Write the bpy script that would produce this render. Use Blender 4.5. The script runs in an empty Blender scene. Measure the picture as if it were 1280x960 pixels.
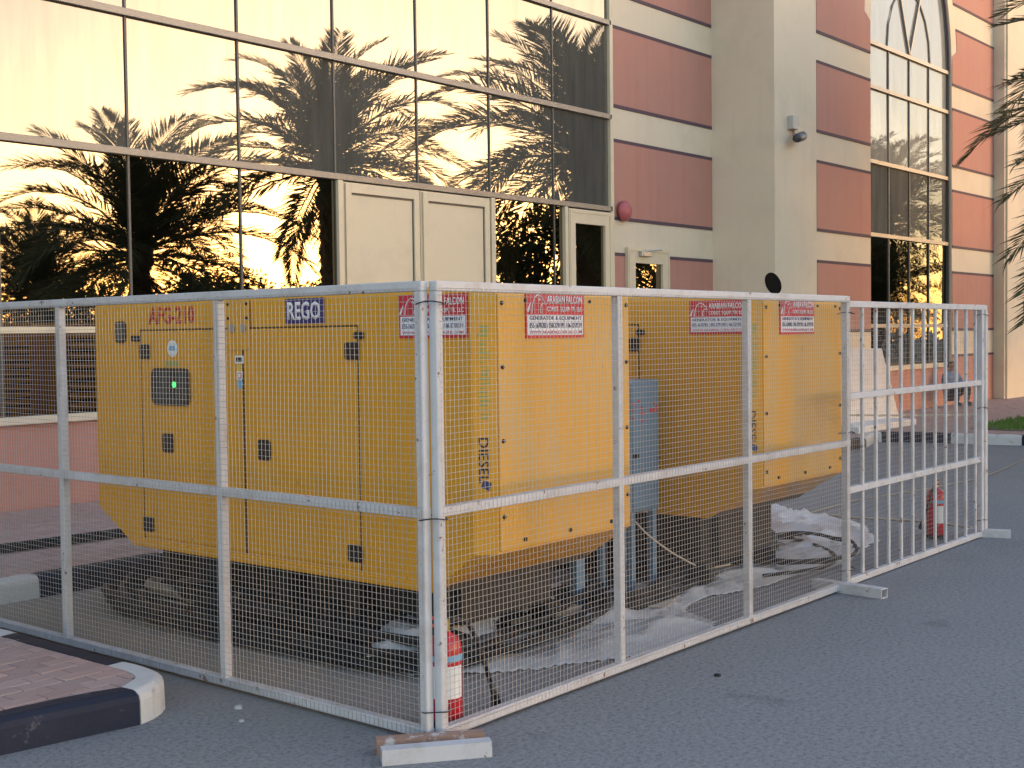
import bpy, bmesh, math, random
from mathutils import Vector, Matrix, Quaternion, noise
R_ = math.radians
scene = bpy.context.scene
COL = scene.collection
random.seed(7)

# ------------------------------------------------------------------ camera
cam_d = bpy.data.cameras.new('camera'); cam = bpy.data.objects.new('camera', cam_d); COL.objects.link(cam)
yaw, pitch, roll = R_(39.48754), R_(2.16843), R_(-0.73494)
f = Vector((math.cos(yaw)*math.cos(pitch), math.sin(yaw)*math.cos(pitch), -math.sin(pitch)))
r = f.cross(Vector((0, 0, 1))).normalized(); d = f.cross(r)
r2 = r*math.cos(roll) - d*math.sin(roll); d2 = r*math.sin(roll) + d*math.cos(roll)
m = Matrix((r2, -d2, -f)).transposed().to_4x4(); m.translation = (0, 0, 1.68)
cam.matrix_world = m
cam_d.sensor_width = 36; cam_d.lens = 1588.25/1280*36
cam_d.clip_start = .05; cam_d.clip_end = 3000
scene.camera = cam

# ------------------------------------------------------------------ light: sunset behind the camera
SUN_AZ, SUN_EL = 136.0, 6.2            # azimuth clockwise from +Y
world = bpy.data.worlds.new('World'); scene.world = world; world.use_nodes = True
wn = world.node_tree; bg = wn.nodes['Background']
sky = wn.nodes.new('ShaderNodeTexSky'); sky.sky_type = 'NISHITA'; sky.sun_disc = False
sky.sun_elevation = R_(SUN_EL); sky.sun_rotation = R_(SUN_AZ)
sky.air_density = 1.0; sky.dust_density = 0.6; sky.ozone_density = 1.2
tint = wn.nodes.new('ShaderNodeMix'); tint.data_type = 'RGBA'; tint.blend_type = 'MULTIPLY'; tint.inputs[0].default_value = 1
tint.inputs[7].default_value = (1.10, .95, .925, 1)      # the photograph's white balance
wn.links.new(sky.outputs[0], tint.inputs[6]); wn.links.new(tint.outputs[2], bg.inputs[0]); bg.inputs[1].default_value = .15
sd = bpy.data.lights.new('sun', 'SUN'); sd.energy = .03; sd.angle = R_(40); sd.color = (1, .78, .52)
sun = bpy.data.objects.new('sun', sd); COL.objects.link(sun)
az, el = R_(SUN_AZ), R_(max(SUN_EL, 5))
to_sun = Vector((math.sin(az)*math.cos(el), math.cos(az)*math.cos(el), math.sin(el)))
sun.rotation_euler = to_sun.to_track_quat('Z', 'Y').to_euler(); sun.location = to_sun*60
vs = scene.view_settings; vs.view_transform = 'Standard'; vs.look = 'None'; vs.gamma = 1; vs.exposure = 2.35
try: vs.use_curve_mapping = False
except Exception: pass

# ------------------------------------------------------------------ materials
M = {}
def lerp_rgb(nt, a, b, fac):
    n = nt.nodes.new('ShaderNodeMix'); n.data_type = 'RGBA'
    for s, v in ((6, a), (7, b)):
        if isinstance(v, (tuple, list)): n.inputs[s].default_value = (*v[:3], 1)
        else: nt.links.new(v, n.inputs[s])
    if isinstance(fac, (int, float)): n.inputs[0].default_value = fac
    else: nt.links.new(fac, n.inputs[0])
    return n.outputs[2]
def noise_n(nt, vec, scale, detail=5, rough=.6, sc=(1, 1, 1), dist=0):
    mp = nt.nodes.new('ShaderNodeMapping'); mp.inputs['Scale'].default_value = sc
    nt.links.new(vec, mp.inputs[0])
    n = nt.nodes.new('ShaderNodeTexNoise'); n.inputs['Scale'].default_value = scale
    n.inputs['Detail'].default_value = detail; n.inputs['Roughness'].default_value = rough
    n.inputs['Distortion'].default_value = dist
    nt.links.new(mp.outputs[0], n.inputs['Vector']); return n.outputs[0]
def ramp(nt, fac, a, b, lo=0., hi=1.):
    n = nt.nodes.new('ShaderNodeMapRange'); n.inputs[1].default_value = a; n.inputs[2].default_value = b
    n.inputs[3].default_value = lo; n.inputs[4].default_value = hi; n.clamp = True
    nt.links.new(fac, n.inputs[0]); return n.outputs[0]
def mul(nt, a, b, op='MULTIPLY'):
    n = nt.nodes.new('ShaderNodeMath'); n.operation = op
    for i, v in enumerate((a, b)):
        if isinstance(v, (int, float)): n.inputs[i].default_value = v
        else: nt.links.new(v, n.inputs[i])
    return n.outputs[0]
def pmat(name, base, rough=.6, var=.15, scale=3., bump=0., bscale=60., metal=0., dust=None, dlo=.5, dhi=.75,
         dscale=2., dsc=(1, 1, 1), chip=None, clo=.62, chi=.66, cscale=14., spec=.5, rnd=0., streak=None, slo=.5, shi=.8):
    mt = bpy.data.materials.new(name); mt.use_nodes = True; nt = mt.node_tree
    b = nt.nodes['Principled BSDF']; geo = nt.nodes.new('ShaderNodeNewGeometry'); pos = geo.outputs['Position']
    col = lerp_rgb(nt, tuple(c*(1-var) for c in base), tuple(min(1, c*(1+var)) for c in base), noise_n(nt, pos, scale))
    if rnd:
        oi = nt.nodes.new('ShaderNodeObjectInfo')
        rr = ramp(nt, oi.outputs['Random'], 0, 1, 1-rnd, 1+rnd)
        v = nt.nodes.new('ShaderNodeVectorMath'); v.operation = 'SCALE'
        nt.links.new(col, v.inputs[0]); nt.links.new(rr, v.inputs[3]); col = v.outputs[0]
    if streak:
        s = ramp(nt, noise_n(nt, pos, 1., 4, .6, (7, 7, .35)), slo, shi)
        col = lerp_rgb(nt, col, streak, mul(nt, s, .55))
    if dust:
        col = lerp_rgb(nt, col, dust, ramp(nt, noise_n(nt, pos, dscale, 6, .65, dsc), dlo, dhi))
    if chip:
        col = lerp_rgb(nt, col, chip, ramp(nt, noise_n(nt, pos, cscale, 6, .7), clo, chi))
    nt.links.new(col, b.inputs['Base Color'])
    b.inputs['Roughness'].default_value = rough; b.inputs['Metallic'].default_value = metal
    b.inputs['Specular IOR Level'].default_value = spec
    if bump:
        bn = nt.nodes.new('ShaderNodeBump'); bn.inputs['Strength'].default_value = bump; bn.inputs['Distance'].default_value = .01
        nt.links.new(noise_n(nt, pos, bscale, 4, .7), bn.inputs['Height']); nt.links.new(bn.outputs[0], b.inputs['Normal'])
    M[name] = mt; return mt

pmat('yellow_paint', (.67, .322, .013), .45, .07, 1.6, .05, 25, dust=(.50, .34, .10), dlo=.56, dhi=1.0, dscale=1.3, dsc=(1, 1, .5), streak=(.42, .22, .03), slo=.55, shi=.9)
pmat('yellow_paint_lit', (.65, .345, .045), .5, .06, 1.6, .05, 25, dust=(.52, .38, .18), dlo=.5, dhi=.95, dscale=1.6, streak=(.5, .29, .06), slo=.55, shi=.9)  # paler copy of yellow_paint; light on the end panels put into the colour
pmat('fence_paint', (.50, .51, .55), .55, .10, 9, .12, 90, chip=(.16, .08, .05), clo=.625, chi=.66, cscale=16, dust=(.34, .31, .30), dlo=.48, dhi=.85, dscale=7)
pmat('wire', (.43, .42, .42), .5, .15, 20, metal=.25, chip=(.25, .15, .09), clo=.64, chi=.7, cscale=9)
pmat('rusty_steel', (.30, .19, .15), .8, .3, 12, .2, 60, chip=(.5, .48, .48), clo=.55, chi=.62)
pmat('black_plastic', (.012, .012, .014), .45, .1)
pmat('soot', (.006, .006, .006), .95, .2, spec=.05)
pmat('seam', (.10, .055, .012), .8, .1)
pmat('rubber', (.013, .015, .019), .6, .3, 8, dust=(.05, .053, .06), dlo=.55, dhi=.95, dscale=5, spec=.25)
pmat('tan_hose', (.15, .13, .105), .6, .25, 8)
pmat('dark_steel', (.014, .014, .015), .65, .3, 6, dust=(.05, .042, .035), dlo=.55, dhi=.9, dscale=3)
pmat('underside_shade', (.11, .085, .06), .7, .2, 4)
pmat('blue_paint', (.11, .21, .32), .5, .10, 4, dust=(.25, .3, .33), dlo=.55, dhi=.9)
pmat('navy', (.028, .026, .14), .5, .1); pmat('sign_white', (.74, .76, .82), .5, .04); pmat('sign_red', (.52, .022, .045), .45, .06)
pmat('letter_navy', (.03, .04, .13), .5, .05); pmat('letter_red', (.50, .022, .012), .5, .15, 30); pmat('letter_black', (.02, .02, .03), .5, .1)
pmat('letter_white', (.80, .78, .80), .5, .03); pmat('letter_pink', (.50, .12, .2), .5, .1); pmat('pale_green', (.30, .33, .09), .6, .15)
pmat('sticker_blue', (.16, .40, .62), .5, .05); pmat('sticker_white', (.72, .76, .78), .5, .05); pmat('sticker_yellow', (.65, .5, .05), .5, .05)
pmat('extinguisher_red', (.46, .015, .025), .3, .08); pmat('brass', (.55, .42, .08), .4, .1, metal=.6)
pmat('cream_stucco', (.70, .61, .475), .9, .05, 1.2, .25, 120, dust=(.54, .47, .37), dlo=.5, dhi=.95, dscale=.9, streak=(.55, .48, .37), slo=.55, shi=.95)
pmat('pink_stucco', (.47, .235, .19), .9, .07, 1.4, .3, 120, dust=(.45, .26, .21), dlo=.5, dhi=.9, dscale=1.2, streak=(.37, .16, .125), slo=.5, shi=.9)
pmat('purple_line', (.10, .065, .085), .85, .1)
pmat('frame_metal', (.27, .25, .225), .45, .06, metal=.3); pmat('dark_frame', (.10, .095, .09), .5, .1)
pmat('cream_metal', (.66, .575, .425), .5, .05, 1., dust=(.52, .46, .35), dlo=.5, dhi=.9)
pmat('kerb_white', (.55, .55, .55), .75, .12, 8, .5, 40, chip=(.30, .28, .26), clo=.56, chi=.66, cscale=7)
pmat('kerb_black', (.018, .023, .043), .6, .25, 6, .4, 40, spec=.2, chip=(.15, .15, .17), clo=.62, chi=.75, cscale=6)
pmat('paver', (.42, .285, .26), .9, .16, 12, .5, 120, rnd=.13, dust=(.36, .31, .30), dlo=.48, dhi=.8, dscale=2)
pmat('bedding_sand', (.16, .13, .11), .95, .2, 30)
pmat('concrete', (.42, .42, .43), .85, .12, 5, .4, 50)
pmat('timber', (.40, .31, .22), .8, .25, 8, .3, 40); pmat('cardboard', (.42, .36, .30), .85, .15, 8)
pmat('old_rope', (.26, .24, .21), .85, .2, 20)
pmat('rope', (.48, .42, .34), .8, .15, 20)
pmat('trunk_bark', (.10, .075, .055), .95, .4, 10, .8, 20)
pmat('cctv_grey', (.45, .43, .40), .5, .1); pmat('cctv_dark', (.05, .05, .06), .4, .1)
pmat('bell_red', (.42, .10, .12), .45, .1); pmat('steel', (.45, .46, .48), .35, .1, metal=.8)
pmat('skin', (.30, .17, .11), .6, .05); pmat('shirt_blue', (.13, .20, .36), .8, .1); pmat('trousers', (.025, .025, .04), .8, .1); pmat('hair', (.012, .01, .01), .6, .1)
pmat('white_board', (.66, .68, .72), .5, .08, 2, .3, 8, dust=(.5, .48, .46), dlo=.5, dhi=.9)
pmat('grey_glass', (.07, .075, .075), .12, .1)

def leaf_mat(name, base, trans=.35, rnd=.2):
    mt = bpy.data.materials.new(name); mt.use_nodes = True; nt = mt.node_tree; nt.nodes.clear()
    out = nt.nodes.new('ShaderNodeOutputMaterial'); df = nt.nodes.new('ShaderNodeBsdfPrincipled'); tr = nt.nodes.new('ShaderNodeBsdfTranslucent')
    geo = nt.nodes.new('ShaderNodeNewGeometry')
    c = lerp_rgb(nt, tuple(x*.6 for x in base), tuple(x*1.5 for x in base), noise_n(nt, geo.outputs['Position'], 3.5, 3))
    nt.links.new(c, df.inputs['Base Color']); df.inputs['Roughness'].default_value = .5; df.inputs['Specular IOR Level'].default_value = .3
    nt.links.new(c, tr.inputs[0])
    mx = nt.nodes.new('ShaderNodeMixShader'); mx.inputs[0].default_value = trans
    nt.links.new(df.outputs[0], mx.inputs[1]); nt.links.new(tr.outputs[0], mx.inputs[2]); nt.links.new(mx.outputs[0], out.inputs[0])
    M[name] = mt
leaf_mat('palm_leaf', (.075, .085, .045), .2); leaf_mat('dry_leaf', (.16, .12, .07), .2)
leaf_mat('tree_leaf', (.04, .065, .022), .25); leaf_mat('grass_blade', (.10, .20, .04), .3)

def glass_mat(name, refl, dust, dcol, wav, wscale, rough=.012):
    mt = bpy.data.materials.new(name); mt.use_nodes = True; nt = mt.node_tree; nt.nodes.clear()
    out = nt.nodes.new('ShaderNodeOutputMaterial'); gl = nt.nodes.new('ShaderNodeBsdfGlossy'); df = nt.nodes.new('ShaderNodeBsdfDiffuse')
    gl.inputs['Color'].default_value = (*refl, 1); gl.inputs['Roughness'].default_value = rough
    geo = nt.nodes.new('ShaderNodeNewGeometry'); oi = nt.nodes.new('ShaderNodeObjectInfo')
    ad = nt.nodes.new('ShaderNodeVectorMath'); ad.operation = 'MULTIPLY_ADD'
    ad.inputs[1].default_value = (1, 1, 1); nt.links.new(geo.outputs['Position'], ad.inputs[0])
    sc = nt.nodes.new('ShaderNodeVectorMath'); sc.operation = 'SCALE'; sc.inputs[0].default_value = (37., 11., 23.)
    nt.links.new(oi.outputs['Random'], sc.inputs[3]); nt.links.new(sc.outputs[0], ad.inputs[2])
    h = noise_n(nt, ad.outputs[0], wscale, 2, .45, (.8, 1, 1.5))
    bn = nt.nodes.new('ShaderNodeBump'); bn.inputs['Strength'].default_value = 1; bn.inputs['Distance'].default_value = wav
    nt.links.new(h, bn.inputs['Height']); nt.links.new(bn.outputs[0], gl.inputs['Normal'])
    dn = noise_n(nt, geo.outputs['Position'], 1., 5, .65, (6, 6, .8))
    df.inputs['Color'].default_value = (*dcol, 1)
    mx = nt.nodes.new('ShaderNodeMixShader'); nt.links.new(ramp(nt, dn, .25, .8, dust*.7, dust*1.3), mx.inputs[0])
    nt.links.new(gl.outputs[0], mx.inputs[1]); nt.links.new(df.outputs[0], mx.inputs[2]); nt.links.new(mx.outputs[0], out.inputs[0])
    M[name] = mt
glass_mat('glass_clear', (.29, .25, .19), .05, (.02, .02, .02), .00025, 2.6)
glass_mat('glass_wing', (.24, .25, .25), .5, (.50, .52, .50), .0008, 2.6)
glass_mat('glass_dusty', (.245, .23, .195), .36, (.23, .225, .205), .00028, 2.6)
glass_mat('glass_wavy', (.20, .195, .17), .05, (.02, .02, .02), .003, 2.4)
glass_mat('glass_grey', (.17, .17, .16), .5, (.22, .23, .225), .0012, 2.4)

# asphalt
def asphalt():
    mt = bpy.data.materials.new('asphalt'); mt.use_nodes = True; nt = mt.node_tree; b = nt.nodes['Principled BSDF']
    geo = nt.nodes.new('ShaderNodeNewGeometry'); pos = geo.outputs['Position']
    fine = noise_n(nt, pos, 160, 3, .8); mid = noise_n(nt, pos, 1.1, 6, .65); big = noise_n(nt, pos, .35, 4)
    col = lerp_rgb(nt, (.14, .145, .155), (.31, .32, .338), ramp(nt, fine, .28, .72))
    col = lerp_rgb(nt, col, (.26, .262, .268), ramp(nt, mid, .45, .75, 0, .55))
    col = lerp_rgb(nt, col, (.12, .119, .12), ramp(nt, big, .55, .75, 0, .5))
    oil = noise_n(nt, pos, 2.3, 3, .5, (1, 1, 1), .6)
    col = lerp_rgb(nt, col, (.06, .06, .062), ramp(nt, oil, .66, .76, 0, .28))
    gr2 = noise_n(nt, pos, 42, 4, .75)
    col = lerp_rgb(nt, col, (.07, .072, .08), ramp(nt, gr2, .50, .34, 0, .6))
    col = lerp_rgb(nt, col, (.33, .335, .35), ramp(nt, gr2, .52, .70, 0, .6))
    # drifted sand inside the enclosure and along the kerbs
    sx = nt.nodes.new('ShaderNodeSeparateXYZ'); nt.links.new(pos, sx.inputs[0])
    mx_ = ramp(nt, sx.outputs[0], 3.4, 4.0); my_ = ramp(nt, sx.outputs[1], 3.6, 5.0); mx2 = ramp(nt, sx.outputs[0], 4.2, 7.5, 1, .1)
    msk = mul(nt, mul(nt, mul(nt, mx_, my_), mx2), ramp(nt, noise_n(nt, pos, 2.2, 6, .7), .25, .6, .35, 1))
    sand = lerp_rgb(nt, (.24, .20, .155), (.34, .29, .235), noise_n(nt, pos, 40, 4, .7))
    col = lerp_rgb(nt, col, sand, mul(nt, msk, .9))
    # a scatter of pale grit
    vo = nt.nodes.new('ShaderNodeTexVoronoi'); vo.inputs['Scale'].default_value = 26; nt.links.new(pos, vo.inputs['Vector'])
    grit = mul(nt, ramp(nt, vo.outputs['Distance'], .06, .14, 1, 0), ramp(nt, noise_n(nt, pos, 3., 3), .50, .62))
    col = lerp_rgb(nt, col, (.30, .29, .27), mul(nt, grit, .7))
    nt.links.new(col, b.inputs['Base Color']); b.inputs['Roughness'].default_value = .86; b.inputs['Specular IOR Level'].default_value = .3
    bn = nt.nodes.new('ShaderNodeBump'); bn.inputs['Strength'].default_value = .7; bn.inputs['Distance'].default_value = .006
    nt.links.new(fine, bn.inputs['Height']); nt.links.new(bn.outputs[0], b.inputs['Normal']); M['asphalt'] = mt
asphalt()
def plastic_mat(name, col, alpha):
    mt = bpy.data.materials.new(name); mt.use_nodes = True; nt = mt.node_tree; b = nt.nodes['Principled BSDF']
    geo = nt.nodes.new('ShaderNodeNewGeometry')
    nt.links.new(lerp_rgb(nt, tuple(c*.8 for c in col), col, noise_n(nt, geo.outputs['Position'], 6)), b.inputs['Base Color'])
    b.inputs['Roughness'].default_value = .3; b.inputs['Alpha'].default_value = alpha; M[name] = mt
plastic_mat('polythene', (.62, .65, .69), .72); plastic_mat('white_sheet', (.62, .63, .66), .95)
def led():
    mt = bpy.data.materials.new('led_green'); mt.use_nodes = True; b = mt.node_tree.nodes['Principled BSDF']
    b.inputs['Base Color'].default_value = (.02, .4, .05, 1); b.inputs['Emission Color'].default_value = (.05, 1, .15, 1); b.inputs['Emission Strength'].default_value = .45
    M['led_green'] = mt
led()

# ------------------------------------------------------------------ mesh helpers
def tag(o, label=None, cat=None, group=None, kind=None):
    if label: o['label'] = label
    if cat: o['category'] = cat
    if group: o['group'] = group
    if kind: o['kind'] = kind
    return o
def empty(name, loc=(0, 0, 0), rz=0, parent=None):
    o = bpy.data.objects.new(name, None); COL.objects.link(o); o.location = loc; o.rotation_euler = (0, 0, rz); o.empty_display_size = .1
    if parent: o.parent = parent
    return o
def link(name, me, parent=None, loc=None, rot=None):
    o = bpy.data.objects.new(name, me); COL.objects.link(o)
    if parent: o.parent = parent
    if loc is not None: o.location = loc
    if rot is not None: o.rotation_euler = rot
    return o
class MB:
    def __init__(s): s.v = []; s.f = []
    def add(s, vs, fs):
        n = len(s.v); s.v += [tuple(x) for x in vs]; s.f += [tuple(i+n for i in q) for q in fs]; return s
    def box(s, a, b, bev=0):
        x0, y0, z0 = a; x1, y1, z1 = b
        x0, x1 = min(x0, x1), max(x0, x1); y0, y1 = min(y0, y1), max(y0, y1); z0, z1 = min(z0, z1), max(z0, z1)
        if bev:
            bm = bmesh.new(); bmesh.ops.create_cube(bm, size=1)
            for v in bm.verts: v.co = Vector(((x0+x1)/2+v.co.x*(x1-x0), (y0+y1)/2+v.co.y*(y1-y0), (z0+z1)/2+v.co.z*(z1-z0)))
            bmesh.ops.bevel(bm, geom=bm.edges[:], offset=bev, segments=2 if bev > .006 else 1, affect='EDGES', profile=.6)
            bm.verts.index_update(); s.add([v.co[:] for v in bm.verts], [[v.index for v in q.verts] for q in bm.faces]); bm.free(); return s
        return s.add([(x0, y0, z0), (x1, y0, z0), (x1, y1, z0), (x0, y1, z0), (x0, y0, z1), (x1, y0, z1), (x1, y1, z1), (x0, y1, z1)],
                     [(0, 3, 2, 1), (4, 5, 6, 7), (0, 1, 5, 4), (1, 2, 6, 5), (2, 3, 7, 6), (3, 0, 4, 7)])
    def loft(s, rings, cap=True, close=True):
        n = len(rings[0]); vs = [p for q in rings for p in q]; fs = []
        for i in range(len(rings)-1):
            for j in range(n if close else n-1):
                k = (j+1) % n; fs.append((i*n+j, i*n+k, (i+1)*n+k, (i+1)*n+j))
        if cap: fs += [tuple(range(n-1, -1, -1)), tuple((len(rings)-1)*n+j for j in range(n))]
        return s.add(vs, fs)
    def tube(s, pts, rad, n=8, cap=True, closed=False):
        pts = [Vector(p) for p in pts]; rings = []; up = Vector((0, 0, 1)); N = len(pts)
        for i, p in enumerate(pts):
            t = (pts[(i+1) % N]-pts[i-1]) if closed else (pts[min(i+1, N-1)]-pts[max(i-1, 0)])
            t = t.normalized() if t.length > 1e-9 else Vector((0, 0, 1))
            u = up if abs(t.dot(up)) < .95 else Vector((1, 0, 0))
            a = t.cross(u).normalized(); b = a.cross(t).normalized(); rr = rad[i] if isinstance(rad, (list, tuple)) else rad
            rings.append([p+a*math.cos(2*math.pi*k/n)*rr+b*math.sin(2*math.pi*k/n)*rr for k in range(n)])
        if closed: rings.append(rings[0])
        return s.loft(rings, cap and not closed)
    def disc(s, c, axis, rad, th, n=20):
        c = Vector(c); ax = Vector(axis).normalized(); return s.tube([c, c+ax*th], rad, n)
    def prism(s, poly, axis, a, b):           # polygon in the other two axes, extruded along axis a..b
        def P(q, t): return {'x': (t, q[0], q[1]), 'y': (q[0], t, q[1]), 'z': (q[0], q[1], t)}[axis]
        return s.loft([[P(q, a) for q in poly], [P(q, b) for q in poly]])
    def mesh(s, name, mat, smooth=False):
        me = bpy.data.meshes.new(name); me.from_pydata(s.v, [], s.f); me.materials.append(M[mat] if isinstance(mat, str) else mat)
        bm = bmesh.new(); bm.from_mesh(me); bmesh.ops.recalc_face_normals(bm, faces=bm.faces[:]); bm.to_mesh(me); bm.free()
        if smooth:
            for q in me.polygons: q.use_smooth = True
        me.update(); return me
    def build(s, name, mat, parent=None, smooth=False, loc=None, rot=None): return link(name, s.mesh(name, mat, smooth), parent, loc, rot)
def box(name, a, b, mat, parent=None, bev=0): return MB().box(a, b, bev).build(name, mat, parent)
def rrect(cy, cz, w, h, rd, n=5):
    out = []
    for (sx, sy, a0) in ((1, 1, 0), (-1, 1, 90), (-1, -1, 180), (1, -1, 270)):
        for k in range(n+1):
            a = R_(a0+90*k/n); out.append((cy+sx*(w/2-rd)+math.cos(a)*rd, cz+sy*(h/2-rd)+math.sin(a)*rd))
    return out
_tc = {}
def text_mesh(txt, w, h, depth=.0015, bold=.012):
    """lettering scaled to w x h, lower left at the origin in the XY plane, facing +Z"""
    cu = bpy.data.curves.new('lettering', 'FONT'); cu.body = txt; cu.extrude = 0; cu.offset = bold; cu.resolution_u = 2
    o = bpy.data.objects.new('lettering', cu); COL.objects.link(o)
    bpy.context.view_layer.update()
    me = bpy.data.meshes.new_from_object(o.evaluated_get(bpy.context.evaluated_depsgraph_get()))
    bpy.data.objects.remove(o); bpy.data.curves.remove(cu)
    xs = [v.co.x for v in me.vertices]; ys = [v.co.y for v in me.vertices]; x0, x1, y0, y1 = min(xs), max(xs), min(ys), max(ys)
    for v in me.vertices: v.co = Vector(((v.co.x-x0)/(x1-x0)*w, (v.co.y-y0)/(y1-y0)*h, 0))
    bm = bmesh.new(); bm.from_mesh(me)
    g = bmesh.ops.extrude_face_region(bm, geom=bm.faces[:])
    for e in g['geom']:
        if isinstance(e, bmesh.types.BMVert): e.co.z += depth
    bmesh.ops.recalc_face_normals(bm, faces=bm.faces[:]); bm.to_mesh(me); bm.free(); me.name = 'lettering'
    return me
def lettering(txt, w, h, mat, parent, origin, xdir, ydir, name='lettering', bold=.012):
    me = text_mesh(txt, w, h, bold=bold); me.materials.clear(); me.materials.append(M[mat])
    X = Vector(xdir).normalized(); Y = Vector(ydir).normalized(); Z = X.cross(Y)
    T = Matrix((X, Y, Z)).transposed().to_4x4(); T.translation = Vector(origin)
    me.transform(T); return link(name, me, parent)

# ================================================================== SETTING
Yf, Yw, PZ = 10.85, 9.7, .15
gm = MB(); gm.add([(-600, -600, 0), (600, -600, 0), (600, 600, 0), (-600, 600, 0)], [(0, 1, 2, 3)])
g = gm.build('ground', 'asphalt'); tag(g, kind='structure', label='grey asphalt yard with drifted sand')

def resample(path, step=.03):
    out = [Vector((*path[0], 0))]
    for a, b in zip(path, path[1:]):
        a = Vector((*a, 0)); b = Vector((*b, 0)); n = max(1, int((b-a).length/step))
        out += [a.lerp(b, k/n) for k in range(1, n+1)]
    return out
def kerb(parent, path, stones, h=PZ, w=.13, side=1):
    """stones: list of (length, material); side=+1 puts the kerb body on the left of the path"""
    pts = resample(path); s = [0.]
    for a, b in zip(pts, pts[1:]): s.append(s[-1]+(b-a).length)
    def at(q):
        q = max(0, min(q, s[-1]-1e-6)); lo = 0; hi = len(s)-1
        while hi-lo > 1:
            md = (lo+hi)//2
            if s[md] <= q: lo = md
            else: hi = md
        t = (q-s[lo])/max(1e-9, s[hi]-s[lo]); p = pts[lo].lerp(pts[hi], t)
        a = pts[max(0, lo-2)]; b = pts[min(len(pts)-1, hi+2)]; tg = (b-a).normalized()
        return p, Vector((-tg.y, tg.x, 0))*side
    q = 0; i = 0
    while q < s[-1]-.1:
        L, mt = stones[i % len(stones)]; i += 1; L = min(L, s[-1]-q)
        n = max(2, int(L/.08)); rings = []
        for k in range(n+1):
            e = .004 if k in (0, n) else 0
            p, nn = at(q+.004+(L-.008)*k/n)
            j = random.uniform(-.003, .003)
            prof = [(.0, -.05), (.004, h-.045), (.012+j*.5, h-.02), (.035, h-.004+j), (.05, h+j), (w-e, h-.001+j), (w-e, -.05)]
            rings.append([p+nn*(x+e*.5)+Vector((0, 0, z-e*.5)) for x, z in prof])
        MB().loft(rings).build('kerb_stone', mt, parent, smooth=False); q += L
def pavers(parent, inside, x0, x1, y0, y1, z, order, along='x', pw=.2, ph=.1, mat='paver', limit=300, cut=None):
    meshes = []; cutm = MB()
    for k in range(4):
        b = MB().box((-pw/2+.003, -ph/2+.003, -.05), (pw/2-.003, ph/2-.003, 0), .004); meshes.append(b.mesh('paver', mat))
    cells = []
    rows = int((y1-y0)/ph)
    for j in range(rows):
        off = (j % 2)*pw/2
        for i in range(int((x1-x0)/pw)+1):
            x = x0+i*pw+off; y = y0+(j+.5)*ph
            if inside(x, y): cells.append((x, y))
            else:
                for q in range(4):
                    xx = x-pw/2+(q+.5)*pw/4
                    if cut and cut(xx, y): cutm.box((xx-pw/8+(.002 if q == 0 else 0), y-ph/2+.003, z-.04), (xx+pw/8-(.002 if q == 3 else 0), y+ph/2-.003, z-.001))
    cells.sort(key=order); rest = MB()
    for k, (x, y) in enumerate(cells):
        zz = z+random.uniform(-.0025, .002); rt = (random.uniform(-.006, .006), random.uniform(-.006, .006), random.uniform(-.008, .008))
        if k < limit: link('paver', meshes[k % 4], parent, (x, y, zz), rt)
        else: rest.box((x-pw/2+.003, y-ph/2+.003, z-.04), (x+pw/2-.003, y+ph/2-.003, zz))
    if cutm.v: tag(cutm.build('cut_paver', mat, parent), kind='stuff')
    if rest.v: tag(rest.build('paver_field', mat, parent), kind='stuff')

# ---- corner pavement beside the left fence
arc = [(3.14+.36*math.cos(R_(a)), 5.12+.36*math.sin(R_(a))) for a in range(-80, 1, 10)]
fp = [(-4, 6.0), (0.5, 5.28), (2.6, 4.87)] + arc + [(3.5, 7.1)] + [(3.1+.4*math.cos(R_(a)), 7.1+.4*math.sin(R_(a))) for a in range(10, 91, 10)] + [(-4, 7.5)]
cp = empty('corner_pavement'); tag(cp, 'raised pavement corner of red pavers with black and white kerb', kind='structure')
inn = [(-4, 6.1), (0.5, 5.38), (2.6, 4.97)] + [(3.14+.27*math.cos(R_(a)), 5.12+.27*math.sin(R_(a))) for a in range(-80, 1, 10)] + [(3.41, 7.1)] + [(3.1+.31*math.cos(R_(a)), 7.1+.31*math.sin(R_(a))) for a in range(10, 91, 10)] + [(-4, 7.41)]
bm_ = MB(); bm_.loft([[(x, y, -.02) for x, y in inn], [(x, y, PZ-.045) for x, y in inn]]); bm_.build('bedding', 'bedding_sand', cp)
def plen(p): return sum(math.dist(a, b) for a, b in zip(p, p[1:]))
L0 = plen(fp[:3])+plen([fp[2], fp[3]])
nn0 = 6; body = [(L0/nn0, 'kerb_white' if (nn0-1-k) % 2 else 'kerb_black') for k in range(nn0)]
kerb(cp, fp, body + [(.66, 'kerb_white'), (.98, 'kerb_black'), (.9, 'kerb_white'), (.9, 'kerb_black'), (.9, 'kerb_white')]+[(1., 'kerb_black'), (1., 'kerb_white')]*5)
def in_poly(poly, x, y):
    c = False
    for (xa, ya), (xb, yb) in zip(poly, poly[1:]+poly[:1]):
        if (ya > y) != (yb > y) and x < (xb-xa)*(y-ya)/(yb-ya)+xa: c = not c
    return c
def inside_margin(poly, mx, my):
    return lambda x, y: all(in_poly(poly, x+a, y+b) for a in (-mx, mx) for b in (-my, my))
pavers(cp, lambda x, y: in_poly(inn, x, y) and in_poly(inn, x+.07, y-.03), -1.5, 3.6, 4.7, 7.5, PZ-.004, lambda c: math.dist(c, (2.9, 5.3)), cut=lambda x, y: in_poly(inn, x, y) and in_poly(inn, x+.02, y-.03))

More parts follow.
